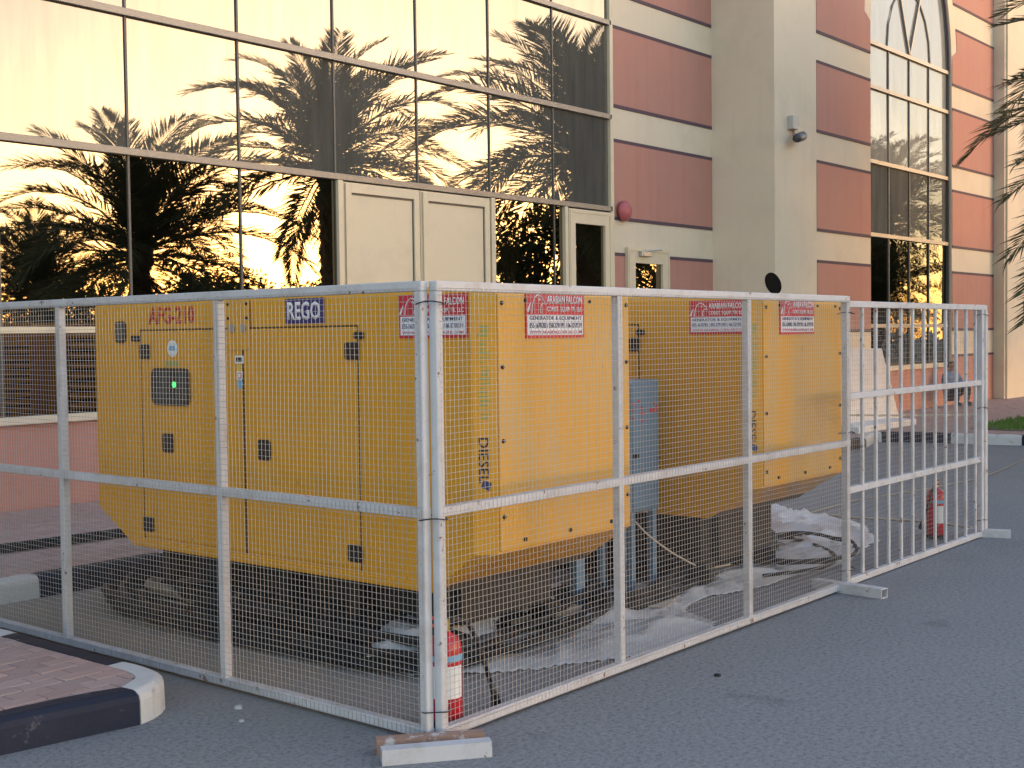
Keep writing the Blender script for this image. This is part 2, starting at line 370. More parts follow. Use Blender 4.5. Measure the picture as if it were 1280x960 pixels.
# ---- building pavement
bp = empty('building_pavement'); tag(bp, 'raised red paver pavement running along the building', kind='structure')
inner_c = [(17.3, 7.68), (17.9, 7.85), (18.3, 7.95), (18.55, 7.6), (18.65, 7.2)]
bpath = [(-12, 7.68)] + inner_c + [(18.74, 6.4), (18.9, 5.5), (19.0, 3.5), (19.0, -6)]
bin_ = [(-12, 7.78), (17.25, 7.78), (17.9, 7.96), (18.35, 8.05), (18.64, 7.65), (18.75, 7.2), (18.84, 6.4), (19, 5.5), (19.1, 3.5), (19.1, -6), (60, -6), (60, 14), (-12, 14)]
MB().loft([[(x, y, -.02) for x, y in bin_], [(x, y, PZ-.045) for x, y in bin_]]).build('bedding', 'bedding_sand', bp)
seq = [(1., 'kerb_black'), (1., 'kerb_white')]
kerb(bp, bpath, [(.42, 'kerb_white')] + seq*40)
def pv_in(x, y): return (in_poly(bin_, x-.1, y-.05) and in_poly(bin_, x+.1, y+.05)) and (y < Yf-.05 or x < 18.4) and y < Yf+.02 and not (x > 18.35 and y > Yw-.02) and not (x > 19.6 and y < 7.15)
pavers(bp, pv_in, 1.0, 34, 4.0, 10.85, PZ-.004, lambda c: math.dist(c, (5.4, 8.4)))
# lawn and its grass by the kerb
lw = [(19.6, -5.9), (19.6, 6.6), (20.1, 7.12), (34, 7.12), (34, -5.9)]
lm = MB().loft([[(x, y, PZ-.04) for x, y in lw], [(x, y, PZ+.01) for x, y in lw]]).build('lawn', 'bedding_sand'); tag(lm, 'strip of lawn soil beside the far kerb', kind='structure')
gb = MB(); rg = random.Random(3)
for k in range(26000):
    x = rg.uniform(19.6, 28); y = rg.uniform(1.5, 7.1)
    if not in_poly(lw, x, y): continue
    h = rg.uniform(.03, .10); a = rg.uniform(0, 6.28); w = .012; dx, dy = math.cos(a)*w, math.sin(a)*w; ln = rg.uniform(-.04, .04), rg.uniform(-.04, .04)
    gb.add([(x-dx, y-dy, PZ), (x+dx, y+dy, PZ), (x+ln[0], y+ln[1], PZ+h)], [(0, 1, 2)])
gme = bpy.data.meshes.new('grass'); gme.from_pydata(gb.v, [], gb.f); gme.materials.append(M['grass_blade'])
tag(link('grass', gme), 'short green grass growing on the lawn by the kerb', 'grass', kind='stuff')

# ================================================================== BUILDING
bd = empty('office_building', (12, Yf, PZ)); tag(bd, 'striped pink and cream office building with mirrored glass front', 'building')
ORG = Vector((12, Yf, PZ))
def bpart(mb, name, mat, parent=bd, smooth=False):
    mb.v = [tuple(Vector(v)-ORG) for v in mb.v]; return mb.build(name, mat, parent, smooth)
def bbox(name, a, b, mat, parent=bd, bev=0): return bpart(MB().box(a, b, bev), name, mat, parent)
MZ = [-1, .98, 1.79, 3.53, 4.88, 6.25, 7.6, 8.95, 10.3]
MX = [7.29+1.3665*k for k in range(-11, 7)]; MX[-1] = 15.46
TOP = 10.6
# core behind the glass and the plain wall right of it
bbox('wall', (-8.5, Yf+.12, 0), (15.5, Yf+6, TOP), 'dark_frame')
bbox('wall', (15.5, Yf, 0), (18.43, Yf+6, TOP), 'cream_stucco')
bbox('parapet', (-8.5, Yf-.06, TOP), (18.43, Yf+6, TOP+.5), 'cream_stucco')
bbox('wall', (MX[0], Yf-.02, TOP-.3), (15.5, Yf+.12, TOP), 'cream_stucco')
# plinth and sill under the glass
bbox('plinth', (-8.5, Yf-.03, 0), (10.06, Yf+.12, .93), 'pink_stucco')
bbox('sill', (-8.5, Yf-.09, .93), (10.08, Yf+.1, 1.0), 'cream_stucco', bev=.008)
rng = random.Random(11)
def pane(x0, x1, z0, z1, y, mat, tilt=.0016, parent=bd, name='pane'):
    c = Vector(((x0+x1)/2, y, (z0+z1)/2)); w = (x1-x0)/2; h = (z1-z0)/2
    o = MB().box((-w, 0, -h), (w, .012, h)).build(name, mat, parent)
    o.location = c-ORG; o.rotation_euler = (rng.uniform(-tilt, tilt), 0, rng.uniform(-tilt, tilt)); return o
for i in range(len(MX)-1):
    x0, x1 = MX[i], MX[i+1]
    for j in range(3, len(MZ)-1):
        pane(x0+.01, x1-.01, MZ[j]+.02, MZ[j+1]-.02, Yf, 'glass_dusty')
    if x1 < 10.2:
        pane(x0+.01, x1-.01, 1.0, MZ[2], Yf, 'glass_clear'); pane(x0+.01, x1-.01, MZ[2]+.02, MZ[3], Yf, 'glass_clear')
for i, x in enumerate(MX[:-1]):
    lo = .98 if x < 10.2 else 3.53
    bbox('mullion', (x-.012, Yf-.016, lo), (x+.012, Yf+.04, MZ[-1]), 'dark_frame')
for z in MZ[3:]:
    bbox('transom', (-8.5, Yf-.05, z-.036), (15.5, Yf+.05, z+.036), 'frame_metal', bev=.004)
bbox('transom', (-8.5, Yf-.045, 1.76), (10.04, Yf+.05, 1.82), 'cream_metal', bev=.004)
bbox('frame_post', (15.46, Yf-.05, .15), (15.54, Yf+.05, TOP), 'cream_metal', bev=.004)
bbox('frame_post', (10.02, Yf-.06, .15), (10.10, Yf+.05, 3.49), 'cream_metal', bev=.004)
# cream double doors (blank leaves)
for (x0, x1) in ((10.11, 11.395), (11.405, 12.72)):
    dr = bbox('door', (x0, Yf-.03, .16), (x1, Yf+.03, 3.48), 'cream_metal', bev=.004)
    fr = MB()
    fr.box((x0+.03, Yf-.055, .18), (x0+.12, Yf-.031, 3.46)); fr.box((x1-.12, Yf-.055, .18), (x1-.03, Yf-.031, 3.46))
    fr.box((x0+.121, Yf-.055, 3.36), (x1-.121, Yf-.031, 3.46)); fr.box((x0+.121, Yf-.055, .18), (x1-.121, Yf-.031, .3))
    fr.v = [tuple(Vector(v)-ORG) for v in fr.v]; fr.build('door_frame', 'cream_metal', dr)
    gk = MB(); gk.box((x0+.121, Yf-.034, 3.335), (x1-.121, Yf-.031, 3.359)); gk.box((x1-.139, Yf-.034, .3), (x1-.121, Yf-.031, 3.335))  # dark strips below the top rail and beside the right stile
    gk.v = [tuple(Vector(v)-ORG) for v in gk.v]; gk.build('dark_strip', 'dark_frame', dr)
bbox('frame_post', (12.73, Yf-.055, .15), (12.81, Yf+.05, 3.49), 'cream_metal', bev=.004)
pane(12.82, 14.13, .2, 3.49, Yf, 'glass_clear'); pane(14.14, 14.33, .2, 3.49, Yf, 'glass_clear')
bbox('mullion', (14.122, Yf-.016, .2), (14.142, Yf+.04, 3.49), 'dark_frame')
bbox('frame_post', (14.33, Yf-.055, .15), (14.40, Yf+.05, 3.49), 'cream_metal', bev=.004)
def glazed_door(x0, x1, z1, gx0, gx1, gz1, y):
    fr = MB(); fr.box((x0, y-.06, .16), (gx0, y+.03, z1)); fr.box((gx1, y-.06, .16), (x1, y+.03, z1)); fr.box((gx0, y-.06, gz1), (gx1, y+.03, z1)); fr.box((gx0, y-.06, .16), (gx1, y+.03, .35))
    o = bpart(fr, 'door', 'cream_metal')
    q = bpart(MB().box((gx0, y-.02, .35), (gx1, y-.01, gz1)), 'pane', 'glass_clear', o)
    tr = MB(); e = .03
    tr.box((x0+.02, y-.07, .2), (x0+.05, y-.0601, z1-.02)); tr.box((x1-.05, y-.07, .2), (x1-.02, y-.0601, z1-.02)); tr.box((x0+.051, y-.07, z1-.05), (x1-.051, y-.0601, z1-.02))
    bpart(tr, 'door_trim', 'cream_metal', o)
    h = MB().tube([(gx0-.06, y-.07, 1.15), (gx0-.06, y-.12, 1.15), (gx0-.06, y-.12, 1.3), (gx0-.06, y-.07, 1.3)], .012, 6); bpart(h, 'handle', 'steel', o)
    return o
glazed_door(14.41, 15.45, 3.47, 14.56, 15.29, 3.27, Yf)
sd_ = glazed_door(15.87, 17.03, 2.99, 16.07, 16.83, 2.76, Yf-.002)
cl = MB().box((16.15, Yf-.13, 2.86), (16.42, Yf-.063, 2.94), .01); bpart(cl, 'door_closer', 'steel', sd_)
bpart(MB().tube([(16.28, Yf-.1, 2.945), (16.55, Yf-.2, 2.97), (16.8, Yf-.07, 2.985)], .01, 6), 'closer_arm', 'steel', sd_)
# pink panels with dark lines; levels repeat every 1.67 m
LV = [(-.2, 1.13), (1.72, 2.85), (3.43, 4.53-.0), (5.09, 6.20), (6.75, 7.84), (8.40, 9.5)]
def stripes(x0, x1, y, skip=None):
    for (a, b) in LV:
        a = max(a, .15)
        segs = [(x0, x1)]
        if skip and skip[2] > a and skip[3] < b:
            segs = [(x0, skip[0]), (skip[1], x1)]
            if b > skip[2]: pass
        for s0, s1 in segs:
            bbox('wall_panel', (s0, y-.010, a), (s1, y+.02, b), 'pink_stucco')
            bbox('line_strip', (s0, y-.014, b), (s1, y+.02, b+.045), 'purple_line')
            if a > .2: bbox('line_strip', (s0, y-.014, a-.045), (s1, y+.02, a), 'purple_line')
# main bay: the side door interrupts the stripe 1.72-2.85 and the lower one
LVs = LV
for (a, b) in LV:
    a = max(a, .15)
    segs = [(15.56, 18.425)] if a > 3 else [(15.56, 15.86), (17.04, 18.425)]
    for s0, s1 in segs:
        bbox('wall_panel', (s0, Yf-.010, a), (s1, Yf+.02, b), 'pink_stucco')
        bbox('line_strip', (s0, Yf-.014, b), (s1, Yf+.02, b+.05), 'purple_line')
        if a > .2: bbox('line_strip', (s0, Yf-.014, a-.05), (s1, Yf+.02, a), 'purple_line')
# ---- wing with the pointed-arch window
WX0, WA, WB, WX1 = 18.43, 22.1, 26.1, 28.68
WT = 12.5; ZS, ZSP = 1.0, 6.96; XC = (WA+WB)/2
def arch(n=14):
    pts = []
    Rr = 3.55                                     # circle radius; centre on the springing line on the far side
    for k in range(n+1):
        a = k/n*math.acos((Rr-2.0)/Rr)
        pts.append((XC+2.0-Rr+Rr*math.cos(a), ZSP+Rr*math.sin(a)*1.12))
    return pts                                    # right springing -> apex
ar = arch(); al = [(2*XC-x, z) for x, z in ar]
apex = ar[-1][1]
wm = MB()
def wq(x0, x1, z0, z1): wm.add([(x0, Yw, z0), (x1, Yw, z0), (x1, Yw, z1), (x0, Yw, z1)], [(0, 1, 2, 3)])
wq(WX0, WA, 0, WT); wq(WB, WX1, 0, WT); wq(WA, WB, 0, ZS)
for P in (ar, al):
    for (xa, za), (xb, zb) in zip(P, P[1:]):
        wm.add([(xa, Yw, za), (xb, Yw, zb), (xb, Yw, WT), (xa, Yw, WT)], [(0, 1, 2, 3)])
        wm.add([(xa, Yw, za), (xb, Yw, zb), (xb, Yw+.14, zb), (xa, Yw+.14, za)], [(0, 1, 2, 3)])
for x in (WA, WB): wm.add([(x, Yw, ZS), (x, Yw+.14, ZS), (x, Yw+.14, ZSP), (x, Yw, ZSP)], [(0, 1, 2, 3)])
wm.add([(WX0, Yw, 0), (WX0, Yf+6, 0), (WX0, Yf+6, WT), (WX0, Yw, WT)], [(0, 1, 2, 3)])
wm.add([(WX0, Yw, WT), (30.3, Yw, WT), (30.3, Yf+6, WT), (WX0, Yf+6, WT)], [(0, 1, 2, 3)])
wm.add([(30.3, Yw, 0), (30.3, Yf+6, 0), (30.3, Yf+6, WT), (30.3, Yw, WT)], [(0, 1, 2, 3)])
bpart(wm, 'wall', 'cream_stucco')
bbox('wall', (18.5, Yw+.2, 0), (30.2, Yw+.3, WT-.1), 'dark_frame')
bbox('pilaster', (28.69, Yw-.28, 0), (30.28, Yw+.1, WT), 'cream_stucco')
bbox('corner_strip', (28.60, Yw-.24, .15), (28.688, Yw+.05, WT), 'cream_stucco')
def arch_x(z, off=.28):                           # half opening at height z, widened by off
    if z <= ZSP: return 2.0
    lo = 0.
    for (xa, za), (xb, zb) in zip(ar, ar[1:]):
        if za <= z <= zb: lo = xa+(xb-xa)*(z-za)/(zb-za)-XC; break
    return max(lo, 0)+off
for (a, b) in LV:
    a = max(a, .15)
    for sgn, xe in ((-1, 19.92), (1, 28.59)):
        n = 8 if b > ZSP else 1
        inner = []
        for k in range(n+1):
            z = a+(b-a)*k/n
            inner.append((XC+sgn*max(2.015 if z < ZSP+.35 else 0, arch_x(z, .30) if z > ZSP+.35 else 2.015), z))
        poly = [(xe, a)] + inner + [(xe, b)]
        bpart(MB().prism(poly, 'y', Yw-.010, Yw+.02), 'wall_panel', 'pink_stucco')
        xi = inner[-1][0]; bbox('line_strip', (min(xe, xi), Yw-.014, b), (max(xe, xi), Yw+.02, b+.05), 'purple_line')
        if a > .2:
            xi = inner[0][0]; bbox('line_strip', (min(xe, xi), Yw-.014, a-.05), (max(xe, xi), Yw+.02, a), 'purple_line')
    if a < .3:
        bbox('wall_panel', (WA+.02, Yw-.010, a), (WB-.02, Yw+.02, .93), 'pink_stucco')
bbox('sill', (WA-.05, Yw-.07, .935), (WB+.05, Yw+.14, 1.02), 'cream_stucco', bev=.006)
WZ = [1.03, 1.78, 3.46, 4.80, 6.16, 6.96]
for j in range(5):
    for k in range(4):
        mt = ['glass_wavy', 'glass_wavy', 'glass_grey', 'glass_wing', 'glass_wing'][j]
        pane(WA+.02+k*.99, WA+.02+(k+1)*.99-.015, WZ[j]+.02, WZ[j+1]-.02, Yw+.10, mt, .006 if j < 2 else .003)
for k in range(1, 4): bbox('mullion', (WA+.015+k*.99-.012, Yw+.075, 1.03), (WA+.015+k*.99+.012, Yw+.13, 6.96), 'dark_frame')
for z in WZ[1:]: bbox('transom', (WA, Yw+.05, z-.035), (WB, Yw+.135, z+.035), 'frame_metal')
# arched head: one pane fan split by radiating bars
ah = MB(); poly = al[:-1] + [(XC, apex)] + list(reversed(ar[:-1]))
bpart(MB().prism(poly, 'y', Yw+.10, Yw+.112), 'pane', 'glass_wing')
def bar(p, q, w=.022):
    p = Vector((p[0], 0, p[1])); q = Vector((q[0], 0, q[1])); t = (q-p).normalized(); n = Vector((-t.z, 0, t.x))*w
    bb = MB(); bb.loft([[(p+n)+Vector((0, Yw+.06, 0)), (p-n)+Vector((0, Yw+.06, 0)), (q-n)+Vector((0, Yw+.06, 0)), (q+n)+Vector((0, Yw+.06, 0))],
                        [(p+n)+Vector((0, Yw+.118, 0)), (p-n)+Vector((0, Yw+.118, 0)), (q-n)+Vector((0, Yw+.118, 0)), (q+n)+Vector((0, Yw+.118, 0))]])
    bpart(bb, 'glazing_bar', 'frame_metal')
bar((XC, 6.99), (XC-.95, 9.2)); bar((XC, 6.99), (XC+.95, 9.2))
for (cx0, cx1) in ((XC-1.05, XC+1.05),):
    pts = [(XC+1.05*math.cos(R_(a)), 7.0+1.25*math.sin(R_(a))) for a in range(0, 181, 20)]
    bpart(MB().tube([(x, Yw+.085, z) for x, z in pts], .016, 6), 'glazing_bar', 'frame_metal')
fr_ = [(x, Yw+.06, z) for x, z in reversed(al)]
bpart(MB().tube([(WA+.02, Yw+.06, ZSP)]+[(x+.02*(1 if x < XC else -1), Yw+.06, z-.01) for x, z in al], .024, 6), 'arch_frame', 'purple_line')
bpart(MB().tube([(WB-.02, Yw+.06, ZSP)]+[(x-.02, Yw+.06, z-.01) for x, z in ar], .024, 6), 'arch_frame', 'purple_line')
for x in (WA+.02, WB-.02): bpart(MB().box((x-.025, Yw+.05, 1.0), (x+.025, Yw+.135, ZSP)), 'frame_post', 'dark_frame')

# wall mounted things
cc = empty('security_camera', (18.98, Yw, 4.87)); tag(cc, 'small security camera on bracket box high on cream wall corner', 'camera')
MB().box((-.10, -.10, .10), (.10, 0, .32), .012).build('junction_box', 'cctv_grey', cc)
MB().tube([(0, -.05, .1), (0, -.06, .02), (0, -.10, -.03)], .03, 8).build('bracket', 'rusty_steel', cc)
MB().tube([(.16, -.16, .0), (.12, -.16, .0), (-.16, -.2, -.07), (-.22, -.21, -.085)], [.05, .075, .075, .06], 10).build('housing', 'cctv_dark', cc, True)
al_ = empty('alarm_bell', (15.78, Yf, 3.52)); tag(al_, 'faded red round alarm bell fixed low on striped wall', 'bell')
MB().tube([(0, -.012, 0), (0, -.05, 0)], .06, 16).build('mount', 'bell_red', al_)
MB().tube([(0, -.05, 0), (0, -.09, 0), (0, -.125, 0), (0, -.14, 0)], [.155, .15, .11, .03], 20).build('gong', 'bell_red', al_, True)

# ================================================================== GENERATORS
SIGN_TXT = [('ARABIAN FALCON', .30, .055), ('CONST. EQUIP. TR. LLC', .30, .034)]
def sign_board(gen, o, xd, w, h):
    """o: lower left corner on the surface, xd: direction of reading, Z up"""
    X = Vector(xd).normalized(); Z = Vector((0, 0, 1)); N = X.cross(Z); o = Vector(o)
    def P(a, b, t): return o+X*a+Z*b+N*t
    def slab(a0, b0, a1, b1, t0, t1): return MB().loft([[P(a0, b0, t), P(a1, b0, t), P(a1, b1, t), P(a0, b1, t)] for t in (t0, t1)])
    s = slab(0, 0, w, h, 0, .006).build('sign_board', 'sign_red', gen)
    slab(.012*w/.48, .014, w-.012, h*.50, .006, .0075).build('sign_field', 'sign_white', s)
    def L(t, a, b, ww, hh, mt): lettering(t, ww, hh, mt, s, P(a, b, .0077), X, Z)
    k = w/.48
    L('ARABIAN FALCON', .165*k, h*.745, .295*k, h*.17, 'letter_white')
    L('CONST. EQUIP. TR. LLC', .165*k, h*.555, .295*k, h*.125, 'letter_white')
    L('GENERATOR & EQUIPMENT', .025*k, h*.375, .43*k, h*.095, 'letter_navy')
    L('055-1670783 / 050-2791993 / 06-5259219', .025*k, h*.215, .43*k, h*.115, 'letter_navy')
    L('WWW.ARABFALCONUAE.COM', .025*k, h*.095, .43*k, h*.065, 'letter_pink')
    em = MB()                                       # outlined bird-head emblem and its wedge
    c = [(.045, .53), (.05, .72), (.065, .86), (.09, .93), (.115, .90), (.14, .82), (.155, .72), (.135, .75), (.118, .70), (.112, .60), (.118, .53)]
    em.tube([P(a*k, b*h, .008) for a, b in c], .0028, 4)
    em.tube([P(.012*k, .56*h, .008), P(.022*k, .66*h, .008), P(.034*k, .76*h, .008)], [.007, .005, .002], 4)
    em.tube([P(.10*k, .83*h, .008), P(.112*k, .82*h, .008)], .005, 4)
    em.build('emblem', 'letter_white', s)
def generator(x, y, zb, label, W=1.30, L=3.37, zt=1.93, exhaust=True, first=True, rz=0, ze=.62):
    g = empty('generator', (x, y, 0), rz); tag(g, label, 'generator', 'canopied diesel generators inside the fence')
    c = .08
    def plan(y0, y1, ch, ins=0): return [(ins+ch, y0+ins), (W-ins-ch, y0+ins), (W-ins, y0+ins+ch), (W-ins, y1-ins-ch), (W-ins-ch, y1-ins), (ins+ch, y1-ins), (ins, y1-ins-ch), (ins, y0+ins+ch)]
    lv = [(zb, plan(.36, L-.44, .02)), (ze, plan(0, L, c)), (zt-.035, plan(0, L, c)), (zt-.008, plan(0, L, c, .012)), (zt, plan(0, L, c, .035))]
    MB().loft([[(a, b, z) for a, b in pl] for z, pl in lv]).build('canopy', 'yellow_paint', g)
    # sloping undersides, 3 mm proud, their shade painted in as dark brown
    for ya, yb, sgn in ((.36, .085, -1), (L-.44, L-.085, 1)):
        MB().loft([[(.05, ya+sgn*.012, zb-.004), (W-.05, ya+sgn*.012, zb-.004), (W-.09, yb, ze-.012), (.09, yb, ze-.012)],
                   [(.05, ya, zb+.01), (W-.05, ya, zb+.01), (W-.09, yb, ze+.01), (.09, yb, ze+.01)]]).build('shaded_underside', 'underside_shade', g)
    # long side: doors, upper strip, base rail
    for (a, b) in ((.872, 1.795), (1.815, 2.785)):
        dr = MB().box((-.008, a, zb+.07), (.01, b, 1.737), .004).build('door', 'yellow_paint', g)
        hz = (a+.05 if a < 1 else b-.05)
        for z in (zb+.15, 1.612):
            MB().prism(rrect(hz-(.02 if a < 1 else -.0), z, .095, .09, .012), 'x', -.022, -.0081).build('latch', 'black_plastic', dr)
        MB().prism(rrect((a+b)/2-(-.22 if a > 1 else .0)+(.29 if a < 1 else 0), 1.06, .105, .115, .02), 'x', -.018, -.0081).build('handle_recess', 'black_plastic', dr)
        MB().prism(rrect((.846 if a < 1 else 2.828), 1.693, .055, .036, .012), 'x', -.03, -.0005).build('hinge', 'dark_steel', dr)
    sm = MB()
    for (a, b, z0, z1) in ((.858, 2.80, 1.738, 1.748), (.86, .871, zb+.06, 1.737), (1.796, 1.814, zb+.06, 1.737), (2.786, 2.797, zb+.06, 1.737)): sm.box((-.0035, a, z0), (.004, b, z1))
    sm.build('door_seal_shade', 'seam', g)  # seal strips, their dark colour also painting the shade in the gaps
    MB().box((-.006, .40, zb+.004), (.01, L-.48, zb+.045), .003).build('base_rail', 'yellow_paint', g)
    # lifting plate in the middle of the top edge
    lp = MB().box((-.018, 1.73, 1.62), (-.0085, 1.925, 1.905), .004).build('lifting_plate', 'yellow_paint', g)
    for yy in (1.775, 1.875): MB().disc((-.018, yy, 1.745), (-1, 0, 0), .026, .010, 14).build('bolt', 'steel', lp)
    for yy in (1.745, 1.91):
        for z in (1.80, 1.88): MB().disc((-.018, yy, z), (-1, 0, 0), .009, .006, 8).build('bolt', 'dark_steel', lp)
    st = MB().prism(rrect(1.83, 1.565, .075, .045, .006), 'x', -.0115, -.0085).build('warning_sticker', 'sticker_white', g)
    MB().prism(rrect(1.83, 1.565, .055, .026, .004), 'x', -.0125, -.0116).build('print', 'letter_black', st)
    st = MB().prism([(1.805, 1.505), (1.855, 1.505), (1.83, 1.54)], 'x', -.0115, -.0085).build('warning_sticker', 'sticker_yellow', g)
    st = MB().prism(rrect(1.83, 1.475, .05, .05, .006), 'x', -.0115, -.0085).build('warning_sticker', 'sticker_white', g)
    MB().tube([(-.012, 1.83+.016*math.cos(a), 1.475+.016*math.sin(a)) for a in [k*math.pi/6 for k in range(12)]], .003, 4, closed=True).build('print', 'letter_red', st)
    MB().prism([(1.83+.027*math.cos(k*math.pi/8), 1.425+.027*math.sin(k*math.pi/8)) for k in range(16)], 'x', -.0115, -.0085).build('warning_sticker', 'sticker_blue', g)
    if first:
        # control window, porthole, painted and printed marks
        cw = MB().prism(rrect(2.48, 1.40, .375, .225, .045), 'x', -.02, -.0085).build('control_window', 'black_plastic', g)
        MB().prism(rrect(2.48, 1.40, .33, .185, .03), 'x', -.0225, -.0201).build('glass', 'grey_glass', cw)
        for a in range(8): MB().box((-.026, 2.345+a*.0385, 1.315), (-.0226, 2.351+a*.0385, 1.485)).build('grille_bar', 'dark_steel', cw)
        MB().tube([(-.027, 2.43, 1.415), (-.0227, 2.43, 1.415)], .018, 8).build('indicator_light', 'led_green', cw)
        pw = MB().prism(rrect(3.0, 1.735, .105, .135, .03), 'x', -.014, .004).build('porthole', 'black_plastic', g)
        MB().prism(rrect(3.0, 1.735, .08, .11, .022), 'x', -.017, -.0141).build('glass', 'grey_glass', pw)
        lettering('AFG-210', .455, .105, 'letter_red', g, (-.002, 2.705, 1.778), (0, -1, 0), (0, 0, 1), bold=.022)
        rg_ = MB().box((-.010, 1.12, 1.762), (0, 1.425, 1.898)).build('name_plate', 'navy', g)
        lettering('REGO', .262, .10, 'letter_white', rg_, (-.0105, 1.405, 1.78), (0, -1, 0), (0, 0, 1), bold=.02)
        stc = MB().prism([(2.46+.05*math.cos(k*math.pi/10), 1.63+.05*math.sin(k*math.pi/10)) for k in range(20)], 'x', -.011, -.0085).build('round_sticker', 'sticker_white', g)
        MB().prism(rrect(2.46, 1.632, .055, .03, .006), 'x', -.0125, -.0111).build('print', 'sticker_blue', stc)
        MB().prism(rrect(2.47, 1.54, .13, .03, .008), 'x', -.0105, -.0085).build('faded_sticker', 'pale_green', g)
    sign_board(g, (-.001, .56 if first else .47, 1.675), (0, -1, 0), .46 if first else .42, .215)
    # vertical printing on the corner chamfer (reads downwards)
    s2 = math.sqrt(.5); dn = Vector((0, 0, -1)); ly = Vector((s2, -s2, 0)); on = Vector((-s2, -s2, 0))
    base = Vector((.04, .04, 0))+on*.0015
    lettering('DIESEL', .22, .05, 'letter_black', g, base+Vector((0, 0, 1.19))-ly*.03, dn, ly)
    gm_ = MB(); rr = random.Random(5)
    for k in range(22):
        z = 1.72-k*.021; a = rr.uniform(-.028, -.012); b = rr.uniform(.008, .03)
        P0 = base+ly*a; P1 = base+ly*b; hgt = rr.uniform(.006, .016)
        gm_.loft([[P0+Vector((0, 0, z))+on*t, P1+Vector((0, 0, z))+on*t, P1+Vector((0, 0, z+hgt))+on*t, P0+Vector((0, 0, z+hgt))+on*t] for t in (-.001, .0006)])
    gm_.build('faded_lettering', 'pale_green', g)
    MB().loft([[base+ly*a+Vector((0, 0, z))+on*t for a, z in ((-.02, .95), (.02, .93), (.03, .97), (-.01, .985))] for t in (-.001, .001)]).build('mark', 'letter_navy', g)
    # near end: bolted panel
    ep = MB().box((c+.012, -.009, ze+.012), (W-c-.012, .01, zt-.045), .003).build('end_panel', 'yellow_paint_lit', g)
    bl = MB(); 
    for z in (.80, 1.17, 1.53, 1.84):
        for xx in (c+.04, W-c-.04): bl = MB().disc((xx, -.009, z), (0, -1, 0), .011, .008, 8); bl.build('bolt', 'dark_steel', ep)
    for k in range(3): MB().disc((.28+.37*k, -.009, ze+.05), (0, -1, 0), .011, .008, 8).build('bolt', 'dark_steel', ep)
    for k in range(4): MB().disc((.30+.27*k, -.009, zt-.075), (0, -1, 0), .009, .008, 8).build('bolt', 'dark_steel', ep)
    sign_board(g, (.30, -.0095, 1.668), (1, 0, 0), .485, .232)
    MB().disc((.50, -.0095, 1.905-.03), (0, -1, 0), .022, .003, 14).build('round_sticker', 'sticker_blue', g)
    # far end: louvred air intake
    MB().box((.36, L-.004, .70), (W-.10, L+.002, 1.70)).build('grille_back', 'seam', g)
    for k in range(11):
        z = .74+k*.089
        MB().loft([[(.38, L+.003, z+.05), (.38, L+.05, z), (.38, L+.055, z+.008), (.38, L+.006, z+.06)], [(W-.12, L+.003, z+.05), (W-.12, L+.05, z), (W-.12, L+.055, z+.008), (W-.12, L+.006, z+.06)]]).build('louvre', 'yellow_paint', g)
    # skid, tank, uprights
    for xx in (.14, W-.26):
        MB().box((xx, .45, 0), (xx+.12, L-.52, .04)).box((xx+.05, .45, .041), (xx+.07, L-.52, .119)).box((xx, .45, .12), (xx+.12, L-.52, .16)).build('skid_beam', 'dark_steel', g)
    for k in range(5):
        yy = .5+k*(L-1.1)/4
        MB().box((.16, yy, .161), (W-.16, yy+.08, zb+.01)).build('cross_member', 'dark_steel', g)
    MB().box((.30, .44, .17), (W-.30, L-.54, zb+.005), .01).build('tank_shade_infill', 'dark_steel', g)  # tank lengthened as dark infill, painting the shade below the canopy
    if exhaust:
        e = MB().tube([(.80, .36, zt-.02), (.80, .36, zt+.015)], .062, 16).build('exhaust_pipe', 'dark_steel', g, True)
        MB().disc((.80, .30, zt+.085), (-.22, -.93, .28), .078, .008, 20).build('exhaust_flap', 'soot', g)
    return g
g1 = generator(4.6, 3.958, .40, 'yellow generator marked AFG-210 and REGO, beside the fence corner', exhaust=False)
g2 = generator(7.07, 3.86, .49, 'yellow generator with raised black exhaust, behind the blue cabinet', first=False, ze=.70)

# blue distribution cabinet between the generators
cb = empty('distribution_cabinet', (6.78, 4.5, 0)); tag(cb, 'tall blue steel electrical cabinet on legs between two yellow generators', 'cabinet')
MB().box((-.165, 0, .55), (.165, .28, 1.39), .008).build('body', 'blue_paint', cb)
dd = MB().box((-.15, -.012, .57), (.15, -.0005, 1.37), .004).build('door', 'blue_paint', cb)
MB().box((-.145, -.03, .90), (-.10, -.0125, .925), .003).build('handle', 'black_plastic', dd)
mk = MB()
for (a, b, w, h) in ((-.15, 1.235, .02, .012), (-.15, 1.195, .018, .012), (-.145, 1.14, .016, .02), (-.09, 1.25, .03, .012), (-.10, 1.215, .012, .014), (-.06, 1.17, .05, .014), (-.05, 1.195, .012, .03), (-.04, 1.12, .02, .02), (.045, 1.18, .06, .024), (.10, 1.225, .02, .014), (.115, 1.20, .02, .02), (.13, 1.17, .014, .03)):
    mk.box((a, -.0135, b), (a+w, -.0122, b+h))
mk.build('lettering', 'sign_red', dd)
for xx in (-.145, .105):
    for yy in (.005, .235): MB().box((xx, yy, .0), (xx+.04, yy+.04, .549)).build('leg', 'blue_paint', cb)
pb = empty('steel_post', (6.21, 4.62, 0)); tag(pb, 'short blue steel post standing among cables by the boards', 'post')
MB().box((-.045, -.03, .01), (.045, .03, .36), .004).build('upright', 'blue_paint', pb)
MB().box((-.10, -.08, 0), (.10, .08, .012)).build('base_plate', 'blue_paint', pb)

